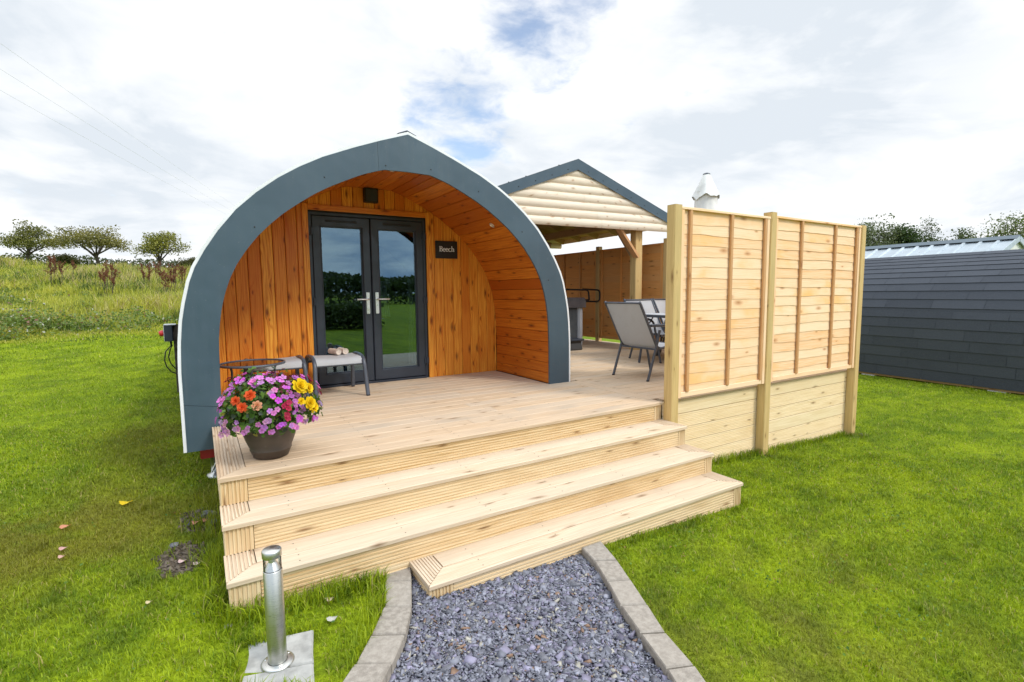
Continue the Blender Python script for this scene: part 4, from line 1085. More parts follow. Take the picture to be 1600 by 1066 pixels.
# ------------------------------------------------------------------ bollard lamp and slabs
bx_,by_=.203,2.285; bz=g1(bx_,by_)+.012
bo=thing('bollard_light','slim brushed steel bollard lamp standing on a grey concrete slab beside the steps','bollard light',(bx_,by_,bz))
m=MB(); m.lathe([(.066,0),(.067,.004),(.060,.009),(.040,.011)],(bx_,by_,bz),40,cap1=False); P(m.build('base_flange',M['steel']),bo)
m=MB(); m.lathe([(.038,.010),(.038,.420),(.036,.422),(.030,.422)],(bx_,by_,bz),40,cap1=False); P(m.build('post',M['steel']),bo)
m=MB(); m.lathe([(.036,0.4220),(.036,0.4790)],(bx_,by_,bz),40,cap0=False,cap1=False); P(m.build('lens',M['clear']),bo)
m=MB(); m.lathe([(.032,0.4230),(.028,0.4310),(.029,0.4315),(.024,0.4390),(.025,0.4395),(.020,0.4470),(.021,0.4475),(.015,0.4550),(.013,0.4780)],(bx_,by_,bz),32,cap0=False,smooth=False); P(m.build('reflector',M['chrome']),bo)
m=MB(); m.lathe([(.033,0.4790),(.0385,0.4790),(.039,0.4820),(.039,0.5060),(.036,0.5100),(.0,0.5110)],(bx_,by_,bz),40); P(m.build('cap',M['steel']),bo)
m=MB(); 
for a in range(3): m.lathe([(.006,0),(.005,.004),(.002,.005)],(bx_+.053*math.cos(a*2.1+.5),by_+.053*math.sin(a*2.1+.5),bz+.007),8)
P(m.build('bolt',M['steel']),bo)
def slab(name,pts,label,h=.05,mat=None,group=None,cat='slab',up=.012):
    c=sum((V(*p,0) for p in pts),V(0,0,0))/len(pts); m=MB()
    zt=[g1(*p)+up for p in pts]; zm=sum(zt)/len(zt)
    top=[V(p[0],p[1],zm) for p in pts]; e=[q+(V(c.x,c.y,zm)-q).normalized()*.008 for q in top]; e=[V(q.x,q.y,zm) for q in e]; lo=[V(q.x,q.y,zm-.007) for q in top]; bt=[V(q.x,q.y,zm-h) for q in top]
    n=len(pts); t=random.random()
    m.face(e,None,t)
    for i in range(n):
        j=(i+1)%n; m.face([lo[i],lo[j],e[j],e[i]],None,t); m.face([bt[i],bt[j],lo[j],lo[i]],None,t)
    m.face(bt[::-1],None,t)
    o=m.build(name,mat or M['concrete']); tag(o,label,cat,group); return o
slab('concrete_slab',[(.060,2.40),(.068,2.285),(.335,2.205),(.345,2.28),(.375,2.428),(.16,2.475),(.075,2.50)],'broken grey concrete slab under the steel bollard lamp, the larger piece nearest the steps',group='concrete slabs in the lawn')
slab('concrete_slab',[(.055,2.278),(.045,2.17),(.315,2.08),(.332,2.198)],'broken grey concrete slab at the foot of the bollard lamp, the smaller piece farther from the steps',group='concrete slabs in the lawn')

# ------------------------------------------------------------------ kerbs, gravel, rocks
KL_o=[(.872,2.86),(.805,2.705),(.728,2.470),(.606,2.283),(.489,2.124),(.355,1.975),(.205,1.84),(.04,1.72)]
KL_i=[(.992,2.79),(.935,2.629),(.850,2.397),(.743,2.201),(.624,2.039),(.495,1.88),(.345,1.73),(.18,1.60)]
KR_i=[(2.035,2.468),(1.998,2.299),(1.910,2.081),(1.811,1.868),(1.735,1.653),(1.659,1.423),(1.56,1.20),(1.44,.98),(1.30,.78)]
KR_o=[(2.20,2.468),(2.121,2.226),(2.033,2.021),(1.936,1.801),(1.842,1.596),(1.778,1.375),(1.68,1.14),(1.56,.91),(1.42,.70)]
ordn=['first','second','third','fourth','fifth','sixth','seventh','eighth']
for (A,B,side,up) in ((KL_o,KL_i,'bollard lamp',.0),(KR_o,KR_i,'open lawn',.024)):
    for i in range(len(A)-1):
        a,b,c,d=[V(*p,0) for p in (A[i],A[i+1],B[i+1],B[i])]
        g=(b-a).normalized()*.006
        q=[a+g,b-g,c-g,d+g] 
        ars=sum(q[k].x*q[(k+1)%4].y-q[(k+1)%4].x*q[k].y for k in range(4))
        if ars<0: q=q[::-1]
        slab('kerb_stone',[(p.x,p.y) for p in q],f'grey kerb stone on the {side} side of the slate path, {ordn[i]} from the steps',h=.09,mat=M['kerb'],group='kerb stones along the slate path',cat='kerb stone',up=up+random.uniform(-.003,.003)+.016)
def path_z(x,y): return np.interp(x,[.2,.95,2.0],[-.605,-.607,-.652])
xs=np.linspace(0,1,24); 
iL=[(1.0,2.80)]+KL_i[1:]; iR=[(2.05,2.80)]+KR_i
def side(pl,y): pl=sorted(pl,key=lambda p:p[1]); return np.interp(y,[p[1] for p in pl],[p[0] for p in pl])
ysr=np.linspace(.9,2.80,40); rows=[]
m=MB()
for y in ysr:
    l=side(iL,y); r=side(iR,y); rows.append([V(l+(r-l)*t,y,float(path_z(l+(r-l)*t,y))-.008) for t in xs])
m.grid(rows); tag(m.build('path',M['base']),kind='structure')
# slate chips: flattened random shards
def chips(name,rx,ry,zc,sz,cl,mat,kind='stuff'):
    """flattened random shards lying on a surface"""
    N=len(rx)
    base=np.array([[-1,-1,-1],[1,-1,-1],[1,1,-1],[-1,1,-1],[-1,-1,1],[1,-1,1],[1,1,1],[-1,1,1]],float)
    jit=base[None]*(1+rng.uniform(-.45,.25,(N,8,3)))
    jit=jit*np.stack([sz,sz*rng.uniform(.45,.95,N),sz*rng.uniform(.12,.35,N)],1)[:,None]
    a=rng.uniform(0,2*np.pi,N); b=rng.normal(0,.38,N); c=rng.normal(0,.38,N)
    ca,sa,cb,sb,cc,sc=np.cos(a),np.sin(a),np.cos(b),np.sin(b),np.cos(c),np.sin(c); z=np.zeros(N); o=np.ones(N)
    Rz=np.stack([ca,-sa,z,sa,ca,z,z,z,o],1).reshape(-1,3,3); Rx=np.stack([o,z,z,z,cb,-sb,z,sb,cb],1).reshape(-1,3,3); Ry=np.stack([cc,z,sc,z,o,z,-sc,z,cc],1).reshape(-1,3,3)
    jit=np.einsum('nij,nkj->nki',Rz@Rx@Ry,jit)
    verts=(jit+np.stack([rx,ry,zc],1)[:,None]).reshape(-1,3)
    q=np.array([[0,3,2,1],[4,5,6,7],[0,1,5,4],[1,2,6,5],[2,3,7,6],[3,0,4,7]]); loops=(np.arange(N)[:,None,None]*8+q[None]).reshape(-1)
    return tag(npmesh(name,verts,np.full(N*6,4),loops,mat,np.repeat(cl,8,axis=0)),kind=kind)
N=34000; ry=rng.uniform(1.15,2.78,N); l=side(iL,ry)+.004; r=side(iR,ry)-.004; rx=l+(r-l)*rng.random(N)
ok=~((ry>2.475)&(rx>.995)); rx,ry=rx[ok],ry[ok]; N=len(rx); sz=np.exp(rng.normal(-4.95,.48,N)).clip(.0035,.030)
zc=path_z(rx,ry)+rng.uniform(-.006,.010,N)
k=rng.random((N,1)); cl=np.array([.135,.138,.162])*(1-k)+np.array([.26,.265,.31])*k; cl*=rng.uniform(.7,1.3,(N,1)); pu=rng.random(N)<.25; cl[pu]*=np.array([1.03,.95,1.08]); ye=rng.random(N)<.05; cl[ye]=np.array([.36,.34,.29])*rng.uniform(.7,1.2,(ye.sum(),1)); br=rng.random(N)<.03; cl[br]=np.array([.25,.16,.11])
chips('gravel',rx,ry,zc,sz,cl,M['slate'])
# crumbs of earth on the bare patches
n=1500; x=np.concatenate([rng.normal(-.17,.14,n),rng.normal(-.05,.12,n//2),rng.normal(5.33,.06,120),rng.normal(7.4,.07,120)]); y=np.concatenate([rng.normal(3.52,.17,n),rng.normal(4.1,.18,n//2),rng.normal(3.2,.05,120),rng.normal(3.2,.05,120)])
k=(soil_q(x,y)<.62+rng.normal(0,.15,len(x)))&~((x>.03)&(x<3.8)&(y>2.4)); x,y=x[k],y[k]; n=len(x)
kk=rng.random((n,1)); chips('soil_crumbs',x,y,gz(x,y)+(fbm(x,y,1.3,5)-.5)*.025+.002,np.exp(rng.normal(-4.9,.5,n)).clip(.003,.022)*1.1,np.array([.055,.042,.03])*(1-kk)+np.array([.15,.12,.09])*kk,M['slate'])
def rock(x,y,z,sx,sy,sz,label,mat,cat='rock',group=None,name='slate_rock',seed=0,rz=0):
    rr=random.Random(seed); m=bmesh.new(); bmesh.ops.create_icosphere(m,subdivisions=2,radius=1)
    dirs=[V(rr.gauss(0,1),rr.gauss(0,1),rr.gauss(0,1)).normalized() for _ in range(9)]; ds=[rr.uniform(.55,.85) for _ in dirs]
    for v in m.verts:
        for d,h in zip(dirs,ds):
            e=v.co.dot(d)-h
            if e>0: v.co-=d*e
        v.co=V(v.co.x*sx,v.co.y*sy,v.co.z*sz); v.co.rotate(Matrix.Rotation(rz,3,'Z'))
    me=bpy.data.meshes.new(name); m.to_mesh(me); m.free(); at=me.attributes.new('tint','FLOAT','FACE'); me.materials.append(mat)
    o=bpy.data.objects.new(name,me); COL.objects.link(o); o.location=(x,y,z+sz*.35); tag(o,label,cat,group); return o
rk=[(1.455,2.425,.045,.022,.020,'dark slate rock leaning against the lowest tread, the larger of the two lying there'),
    (1.565,2.437,.026,.018,.016,'small slate rock against the lowest tread beside a larger slate rock'),
    (1.765,2.20,.040,.032,.026,'rounded dark slate rock on the path close to the right hand kerb stones'.replace('right hand ','')),
    (.905,2.31,.032,.026,.016,'bluish slate rock on the path just below the corner of the lowest tread'),
    (1.255,1.80,.040,.026,.016,'flat grey slate rock in the middle of the slate path'),
    (.845,1.955,.042,.018,.018,'long slate shard on the path near the kerb on the bollard side'),
    (1.60,1.60,.034,.026,.018,'pale slate rock on the path close to the kerb bordering the open lawn'),
    (1.305,1.58,.045,.024,.016,'pointed dark slate rock at the bottom edge of the picture, the one nearer the open lawn'.replace(' at the bottom edge of the picture','').replace('rock,','rock low on the path,')),
    (1.03,1.76,.046,.026,.015,'broad dark slate rock low on the path between the two kerbs, nearer the bollard lamp')]
for i,(x,y,a,b,c,lb) in enumerate(rk): rock(x,y,float(path_z(x,y)),a,b,c,lb,M['rock'],'rock','slate rocks on the path',seed=i+3,rz=i*1.3)
for i,(x,y,a,lb) in enumerate(((-.03,4.12,.06,'dark stone on bare soil beside the left side of the steps, the biggest of its group'.replace('left ','')),(-.12,4.02,.04,'dark stone beside the steps, smaller and farther out on the grass'),(.0,3.98,.038,'dark stone touching the skirting beside the steps'),(-.22,3.72,.035,'small grey stone in the grass beside the bare soil patch'),(.035,2.66,.028,'pale stone in the grass at the bottom corner of the steps'))):
    rock(x,y,g1(x,y),a,a*.8,a*.55,lb,M['kerb'] if i==4 else M['rock'],'stone','stones beside the steps','stone',seed=40+i,rz=i)
# fallen petals on the lawn
def petal(x,y,col,s,lb,cat='petal'):
    z=g1(x,y)+.022; r=random.Random(int(x*1000)); vs=[];n=9
    for i in range(n):
        a=2*math.pi*i/n; vs.append((x+s*math.cos(a)*r.uniform(.8,1.1),y+s*.75*math.sin(a)*r.uniform(.8,1.1),z+s*.35*math.cos(2*a+1)*r.uniform(.5,1)+s*.2))
    vs.append((x,y,z)); f=[(i,(i+1)%n,n) for i in range(n)]
    o=npmesh('fallen_petal',np.array(vs),[3]*n,[q for t in f for q in t],M['petal'],np.array([col]*len(vs))*np.array([[.85]]*n+[[1.1]])); tag(o,lb,cat,'petals fallen on the lawn')
for x,y,c,s,lb in ((-.544,4.618,(.85,.60,.02),.045,'bright yellow petal lying on the mossy lawn'),(-.842,4.347,(.75,.33,.20),.032,'salmon petal on the brown mossy lawn above a pale pink petal'),(-.789,3.977,(.72,.42,.38),.026,'pale pink petal on the lawn below the salmon petal'),(-.775,3.855,(.75,.45,.38),.022,'small peach petal beside a pale pink petal on the lawn'),
    (-.105,3.98,(.78,.36,.24),.034,'large salmon petal in the grass near the stones by the steps'),(-.04,3.99,(.70,.30,.22),.030,'darker salmon petal between the large salmon petal and the steps'),(-.167,3.43,(.78,.58,.56),.026,'whitish pink petal on the bare soil patch'),(-.09,3.36,(.80,.62,.58),.024,'whitish petal at the edge of the bare soil nearer the steps'),
    (.495,2.645,(.80,.62,.50),.024,'cream petal standing in the grass between the bollard lamp and the kerb'),(.47,2.47,(.62,.60,.55),.028,'greyish white petal lying in the grass beside the concrete slab'),(-.30,3.05,(.75,.62,.35),.018,'tiny yellowish petal in the grass left of the lowest step corner'.replace('left of','outside'))):
    petal(x,y,c,s,lb)
# ------------------------------------------------------------------ power post
pp=thing('power_post','short wooden hookup post with dark socket box and red plug beside the pod','power post',(-.30,9.0,-.3))
m=MB(); post(m,-.345,9.0,-.5,.64,.085); P(m.build('post',M['bark']),pp)
m=MB(); m.box((-.448,8.90,.40),(-.345,9.06,.638),.01); P(m.build('socket_box',M['anth']),pp)
m=MB(); m.box((-.452,8.89,.6385),(-.30,9.08,.650),.004); m.box((-.4545,8.90,.41),(-.4485,9.06,.636),.002); P(m.build('box_lid',M['tubtrim']),pp)
m=MB(); m.lathe([(.042,0),(.045,.01),(.04,.05),(.03,.06)],(-.4545,8.97,.525),14,axis=(-1,0,-.25)); P(m.build('plug',M['red']),pp)
for k,(a,b) in enumerate((((-.385,8.97,.40),(-.47,8.95,.12)),((-.375,9.0,.40),(-.42,9.0,.16)))):
    m=MB(); m.tube([a,(a[0]+.005,a[1],.33),(b[0]+.02,b[1],.25),b,(b[0]+.02,b[1],b[2]-.09),(b[0]+.07,b[1],b[2]-.17),(b[0]+.16,b[1],b[2]-.22)],.008,8); P(m.build('cable',M['rubber']),pp)

# ------------------------------------------------------------------ second pod and roofs beyond
pod2=thing('dark_pod','long dark grey shingled camping pod on low blocks across the lawn behind the fence','camping pod',(0,0,0))
XC_,AY_=XC,AY
def build_pod2(loc,rz):
    o=shell(pod2,-3.2,5.6,.0,.215); 
    m=MB(); 
    for yv,fl in ((-3.2,1),(5.6,-1)): m.face([V(x,yv,z) for x,z in outp][::fl])
    e=m.build('end_wall',M['skirt']); e.parent=pod2
    m=MB(); m.box((XC-1.90,-3.15,-.26),(XC-1.78,5.55,-.186),.004); m.box((XC+1.78,-3.15,-.26),(XC+1.90,5.55,-.186),.004); e=m.build('skid',M['rafter']); e.parent=pod2
    for y in (-1.6,.25,2.6,4.9):
        m=MB(); m.box((XC-1.93,y,-.40),(XC-1.70,y+.28,-.262),.006); e=m.build('block',M['concrete']); e.parent=pod2
    for q in pod2.children: q.matrix_parent_inverse=Matrix.Identity(4)
    pod2.location=loc; pod2.rotation_euler.z=rz
cpt=V(13.066,2.947,-.862); rz2=R(-5.8)
off=Matrix.Rotation(rz2,3,'Z')@V(XC-1.92,0,-.19)
build_pod2(cpt-off,rz2)
fg=thing('metal_roof_shelter','shelter with pale ribbed metal roof and white gable rising behind the dark pod','shelter',(20.65,5.145,0),R(-3.5))
def F(mb,n,mat): o=mb.build(n,mat); o.parent=fg; return o
A2=2.55; L2=8.5
for sg in (1,-1):
    m=MB(); ysq=[]; y=-.1
    while y<L2: ysq+=[(y,0),(y+.30,0),(y+.325,.045),(y+.385,.045),(y+.41,0)]; y+=.41
    top=[V(sg*.03,yy,A2+h) for yy,h in ysq]; bot=[V(sg*2.3,yy,A2-.42*2.3+h) for yy,h in ysq]
    m.grid([top,bot] if sg>0 else [bot,top],smooth=False); F(m,'roof_sheet',M['roofm'])
    m=MB(); u=V(sg,0,-.42).normalized(); 
    m.beam(V(0,-.12,A2-.03),V(0,-.12,A2-.03)+u*2.55,.03,.16); F(m,'barge_board',M['roofm'])
    for y in (.2,L2-.5):
        m=MB(); m.box((sg*1.6-.07,y,-1.4),(sg*1.6+.07,y+.14,A2-.42*1.6-.05)); F(m,'post',M['post'])
m=MB()
for sg in (1,-1):
    q=[V(0,-.14,A2+.065),V(0,L2,A2+.065),V(sg*.30,L2,A2-.06),V(sg*.30,-.14,A2-.06)]; m.face(q if sg<0 else q[::-1]); q2=[p-V(0,0,.01) for p in q]; m.face(q2[::-1] if sg<0 else q2)
F(m,'ridge_cap',M['fascia'])
m=MB(); m.face([V(-2.2,-.05,A2-.95),V(2.2,-.05,A2-.95),V(0,-.05,A2-.03)]); m.face([V(-2.2,-.03,A2-.95),V(0,-.03,A2-.03),V(2.2,-.03,A2-.95)]); F(m,'gable',M['canvas'])
# overhead wires
for i,(a,b,lb) in enumerate((((-6.06,28.45,11.12),(9.88,83.4,10.4),'thin overhead power line against the clouds, topmost of three'),((-6.12,28.37,10.11),(9.46,83.7,10.13),'thin overhead power line against the clouds, middle of three'),((-6.17,28.31,9.28),(9.04,83.9,9.76),'thin overhead power line against the clouds, lowest of three'))):
    a=V(*a);b=V(*b); d=b-a; a2=a-d*.45; pts=[]
    for k in range(31):
        t=k/30; p=a2.lerp(b,t); t2=(t*1.45-.45); p.z-=1.4*(4*t*(1-t))*.35-.35; pts.append(p)
    m=MB(); m.tube(pts,.005,5); tag(m.build('power_line',M['wire']),lb,'power line','overhead power lines')
# ------------------------------------------------------------------ trees
def tree(label,loc,H,Wd,th,c0,c1,clusters=60,per=70,ls=.16,seed=0,flat=.45,gap=.0,group=None,name='hawthorn_tree',lean=0.0,cs=1.0):
    r=np.random.default_rng(seed); x,y,z=loc
    t=thing(name,label,'tree',loc,0,group)
    m=MB(); tr=Wd*.022+.04
    top=V(x+lean*.4,y,z+th*1.25)
    m.tube([(x,y,z-.3),(x+r.normal()*.05*th,y,z+th*.5),top],[tr*1.3,tr,tr*.75],8)
    cc=np.array([x+lean,y,z+th+(H-th)*.48]); rad=np.array([Wd*.5,Wd*.5,(H-th)*.60])
    C=[];S=[]
    nl=9; limbs=[]
    for i in range(nl):
        a=2*math.pi*(i+r.random()*.6)/nl; el=r.uniform(-.25,1.4)
        d=np.array([math.cos(a)*math.cos(el),math.sin(a)*math.cos(el),math.sin(el)*1.0])
        e=cc+d*rad*r.uniform(.75,1.0); s=np.array(top)-np.array([0,0,r.uniform(0,.35)*th])
        mid=(s+e)/2+np.array([r.normal()*.06*Wd,r.normal()*.06*Wd,.06*H])
        pts=[s,mid*.6+s*.4,mid,(mid+e)/2+r.normal(size=3)*.03*Wd,e]
        m.tube([tuple(p) for p in pts],[tr*.5,tr*.42,tr*.3,tr*.18,tr*.07],6); limbs.append(pts)
        for k in range(4):
            q=pts[2]+(e-pts[2])*r.uniform(.0,.9); d2=r.normal(size=3); d2[2]=abs(d2[2])*.5; d2/=np.linalg.norm(d2); e2=q+d2*Wd*r.uniform(.10,.2)
            m.tube([tuple(q),tuple((q+e2)/2+r.normal(size=3)*.02*Wd),tuple(e2)],[tr*.16,tr*.1,tr*.04],5); C.append(e2); S.append(1)
        C.append(e);S.append(1.2); C.append(pts[3]);S.append(1.1)
    while len(C)<clusters:
        d=r.normal(size=3); d/=np.linalg.norm(d); u=r.uniform(.3,1.0)**.5
        p=cc+d*rad*u
        if d[2]<-.55: continue
        if gap and r.random()<gap*(vnoise(p[0]*1.0,p[2]*1.3,1.1,seed)>.5): continue
        C.append(p); S.append(r.uniform(.6,1.2))
    P(m.build('trunk',M['bark']),t)
    P_=[];Nn=[];Cl=[];Sz=[]
    for p,s in zip(C,S):
        n=int(per*s*r.uniform(.6,1.3)); w=Wd*.085*s*cs
        off=np.clip(r.normal(size=(n,3)),-1.5,1.5)*np.array([w*1.25,w*1.25,w*flat*1.6])
        P_.append(np.array(p)+off); Nn.append(r.normal(size=(n,3))+np.array([0,0,.8])); Sz.append(ls*r.uniform(.6,1.3,n))
        k=np.clip(r.random((n,1))*.7+r.random()*.5-.1,0,1); Cl.append(np.array(c0)*(1-k)+np.array(c1)*k)
    o=leaf_mesh('crown',np.concatenate(P_),np.concatenate(Nn),np.concatenate(Sz),np.concatenate(Cl),M['leaf'],seed=seed+1); P(o,t); return t
HG='hawthorn trees along the field crest'
tree('broad hawthorn tree on the field crest, at the outer end of the row of three',(-14.2,68.2,g1(-14.2,68.2)-.1),3.95,4.9,1.35,(0.063,0.081,0.020),(0.266,0.259,0.063),58,90,.17,1,.42,.55,HG,cs=.8,lean=.5)
tree('wide spreading hawthorn tree in the middle of the row of three',(-8.15,64.3,g1(-8.15,64.3)-.1),4.1,5.6,1.3,(0.070,0.081,0.022),(0.308,0.273,0.077),62,90,.17,2,.36,.55,HG,cs=.8,lean=-.3)
tree('yellower hawthorn tree of the row of three, beside the arched pod',(-3.1,61.4,g1(-3.1,61.4)-.1),3.75,4.6,1.2,(0.085,0.111,0.019),(0.351,0.332,0.065),56,90,.16,3,.45,.5,HG,cs=.8,lean=.3)
tree('small dark tree between two hawthorns on the crest',(-11.0,67.2,g1(-11.0,67.2)-.1),1.3,2.0,.3,(.05,.06,.018),(.14,.14,.035),24,60,.15,8,.5,.3,HG)
tree('dark hawthorn tree low on the crest just outside the pod trim',(-.4,60.5,g1(-.4,60.5)-.1),1.6,2.4,.3,(.05,.06,.018),(.15,.14,.04),26,60,.15,9,.5,.2,HG)
TG='trees beyond the dark pod'
def rt(label,dx,d,H,Wd,c0,c1,seed,px,**k):
    return None
zr_=lambda x,y:g1(x,y)
for (label,x,y,ztop,Wd,c0,c1,seed,kw) in (
    ('thin topped tree just above the end of the privacy fence',47.99,24.19,7.5,5.2,(.05,.065,.03),(.15,.17,.08),31,dict(flat=.35,per=45,gap=.6,clusters=50)),
    ('pale grey green rounded tree next to the fence end post',51.57,22.2,7.9,4.4,(.085,.11,.055),(.21,.24,.13),32,dict(flat=.9,per=150,clusters=70,cs=.9)),
    ('dark green rounded tree between the pale tree and the thin tree',53.78,20.6,7.4,3.5,(.03,.06,.018),(.09,.135,.04),33,dict(flat=.9,per=150,clusters=70,cs=.9)),
    ('thin upright tree with sky showing through its crown',55.75,19.4,7.2,2.4,(.045,.07,.03),(.14,.17,.07),34,dict(flat=.7,per=40,gap=.6,clusters=48,ls=.15)),
    ('low bushy tree just above the pale metal roof ridge',57.9,18.0,6.1,3.2,(.05,.075,.03),(.14,.17,.07),35,dict(flat=.6,per=45,gap=.5,clusters=46)),
    ('light green open tree behind the end of the pale metal roof',61.7,15.7,7.5,5.2,(.06,.095,.02),(.20,.24,.07),36,dict(flat=.5,per=60,gap=.5,clusters=60))):
    zg=float(g1(x,y)); tree(label,(x,y,zg),ztop-zg-(1.25 if seed<34 else .35),Wd,2.2,c0,c1,seed=seed,group=TG,name='field_tree',**{**dict(ls=.17),**kw})
# low far hedge on the crest
def hedge(name,label,p0,p1,h,w,n,c0,c1,ls,seed,kind=None,cat='hedge'):
    r=np.random.default_rng(seed); t=r.random(n); p0=np.array(p0,float);p1=np.array(p1,float)
    d=p1-p0; L=np.linalg.norm(d); nrm=np.array([-d[1],d[0]])/L
    xy=p0+d*t[:,None]+nrm*(r.normal(size=(n,1))*w*.35)
    hh=h*(.65+.6*fbm(t*L,np.zeros(n),.35,seed)); z=gz(xy[:,0],xy[:,1])+hh*r.random(n)**.7
    k=np.clip(r.random((n,1))*.6+.5*vnoise(t*L,z,.8,seed)[:,None]-.05,0,1)
    o=leaf_mesh(name,np.column_stack([xy,z]),r.normal(size=(n,3))+np.array([0,0,.6]),ls*r.uniform(.6,1.3,n),np.array(c0)*(1-k)+np.array(c1)*k,M['leaf'],seed=seed); 
    return tag(o,label,cat,None,kind) if label else tag(o,kind=kind)
hedge('far_hedge','low dark hedge line on the field crest behind the hawthorn trees',(-24,82),(10,76),2.2,2.5,9000,(.03,.045,.02),(.09,.11,.04),.28,51)
# the land behind the camera, seen mirrored in the glazed doors
hedge('field_hedge','dense dark green hedge across the lawn opposite the pod, mirrored in the glass doors',(-14,-16.5),(9,-18.5),1.45,1.8,26000,(.035,.060,.016),(.11,.15,.035),.20,52)
hedge('woods',None,(-60,-78),(80,-84),3.6,9,16000,(.03,.05,.018),(.09,.125,.04),.9,53,'stuff')
hedge('field_hedge','thin hedge across the middle of the distant green field, mirrored in the glass doors',(-50,-48),(60,-52),1.4,2.5,9000,(.02,.035,.012),(.06,.08,.025),.38,54)
p3=copy_tree(pod2); p3.location=Matrix.Translation((0,0,0))@V(11.6,-8.6,-.85); p3.rotation_euler.z=R(24); tag(p3,'second dark shingled camping pod, seen only mirrored in the glazed porch doors','camping pod')
for ch_ in p3.children: ch_.matrix_parent_inverse=Matrix.Identity(4)

# ------------------------------------------------------------------ grass
def blades(name,x,y,z,h,w,lean,col,mat,two=True,kind='stuff',seed=0,fx=None):
    r=np.random.default_rng(seed); N=len(x); a=r.uniform(0,2*np.pi,N); b=a+np.pi/2+r.normal(0,.5,N)
    P0=np.stack([x,y,z],1); d=np.stack([np.cos(a),np.sin(a),np.zeros(N)],1)*(w*.5)[:,None]; l=np.stack([np.cos(b),np.sin(b),np.zeros(N)],1)*(lean*h)[:,None]; U=np.array([0,0,1.0])
    tip=P0+l+U*(h*np.sqrt(np.clip(1-lean**2*.6,.1,1)))[:,None]
    if two:
        m=P0+l*.30+U*(h*.60)[:,None]
        v=np.stack([P0-d,P0+d,m+d*.8,m-d*.8,tip],1).reshape(-1,3); i=np.arange(N)[:,None]*5
        loops=np.concatenate([i,i+1,i+2,i+3,i+3,i+2,i+4],1).reshape(-1); fn=np.tile([4,3],N); k=5
        sh=np.array([.72,.72,1,1,1.12])
    else:
        v=np.stack([P0-d,P0+d,tip],1).reshape(-1,3); i=np.arange(N)[:,None]*3; loops=np.concatenate([i,i+1,i+2],1).reshape(-1); fn=np.full(N,3); k=3
        sh=np.ones(3)
    c=np.repeat(col,k,axis=0)
    o=npmesh(name,v,fn,loops,mat,c); return tag(o,kind=kind)
def inside(x,y):
    """true where no grass grows: deck, steps, path, slabs, pods"""
    b=(x>DX0+.01)&(x<DX1-.02)&(y>DY0+.02)&(y<DY1)
    b|=(x>SX0+.015)&(x<SX1-.01)&(y>DY0-2*GO+.03)&(y<DY0+.1)
    b|=(x>.99)&(x<SX1-.01)&(y>DY0-3*GO+.03)&(y<DY0)
    lo_=np.interp(y,[p[1] for p in KL_o[::-1]],[p[0] for p in KL_o[::-1]]); ro_=np.interp(y,[p[1] for p in KR_o[::-1]],[p[0] for p in KR_o[::-1]])
    b|=(x>lo_+.005)&(x<ro_-.005)&(y<2.83)&(y>.6)
    b|=(x>.055)&(x<.372)&(y>2.10+.0*x)&(y<2.44+.1*(x-.06)*0)&(y>2.17-.33*(x-.045))
    b|=(x>PXc-.0)&False
    b|=(x>-.05)&(x<3.6)&(y>5.1)&(y<11.3)
    return b
def lawn(name,box,dens,h,w,two,seed,dist=None,lean=(.35,.9)):
    r=np.random.default_rng(seed); x0,x1,y0,y1=box; n=int((x1-x0)*(y1-y0)*dens)
    x=r.uniform(x0,x1,n); y=r.uniform(y0,y1,n)
    # keep what lies in the picture's wedge plus a margin for a step to the side
    fw=x*.524+y*.851; rt_=x*.851-y*.524
    k=(fw>.7)&(np.abs(rt_)<fw*1.12+2.2)&~inside(x,y)
    if dist: k&=(fw>=dist[0])&(fw<dist[1])
    x,y=x[k],y[k]; k=soil_keep(x,y,r); x,y=x[k],y[k]; n=len(x)
    fw=x*.524+y*.851
    z=gz(x,y)+(fbm(x,y,1.3,5)-.5)*.025*np.exp(-((x/30)**2+(y/40)**2))-.004
    hh=h*r.uniform(.55,1.25,n)*(.7+.6*fbm(x,y,1.9,4))
    return blades(name,x,y,z,hh,w*r.uniform(.7,1.3,n),r.uniform(*lean,n),colour(x,y,n,r),M['grass'],two,seed=seed)
lawn('lawn_grass',(-4,7,-1.2,5.5),9500,.030,.0038,True,61,(0,3.3))
lawn('lawn_grass',(-6,9.5,-2.5,8),4600,.032,.0055,True,62,(3.3,5.6))
lawn('lawn_grass',(-7,13,-2,16),1700,.036,.0095,False,63,(5.6,9.5))
lawn('lawn_grass',(-10,18,-3,22),620,.042,.017,False,64,(9.5,17))
def turf_weeds():
    r=np.random.default_rng(66); n=26000
    x=r.uniform(-4,7.5,n); y=r.uniform(.6,8,n); fw=x*.524+y*.851; q=fbm(x,y,3.1,77)
    k=(~inside(x,y))&(fw>.8)&(fw<8)&(q>.53+.15*r.random(n)); x,y=x[k],y[k]; n=len(x); kk=r.random((n,1))
    c=np.array([.060,.135,.02])*(1-kk)+np.array([.16,.27,.035])*kk; b=r.random(n)<.12; c[b]=np.array([.26,.17,.05])
    z=gz(x,y)+(fbm(x,y,1.3,5)-.5)*.025+r.uniform(.012,.032,n)
    tag(leaf_mesh('lawn_weeds',np.column_stack([x,y,z]),r.normal(size=(n,3))*.5+np.array([0,0,1.0]),r.uniform(.010,.024,n),c,M['leaf'],seed=67),kind='stuff')
turf_weeds()
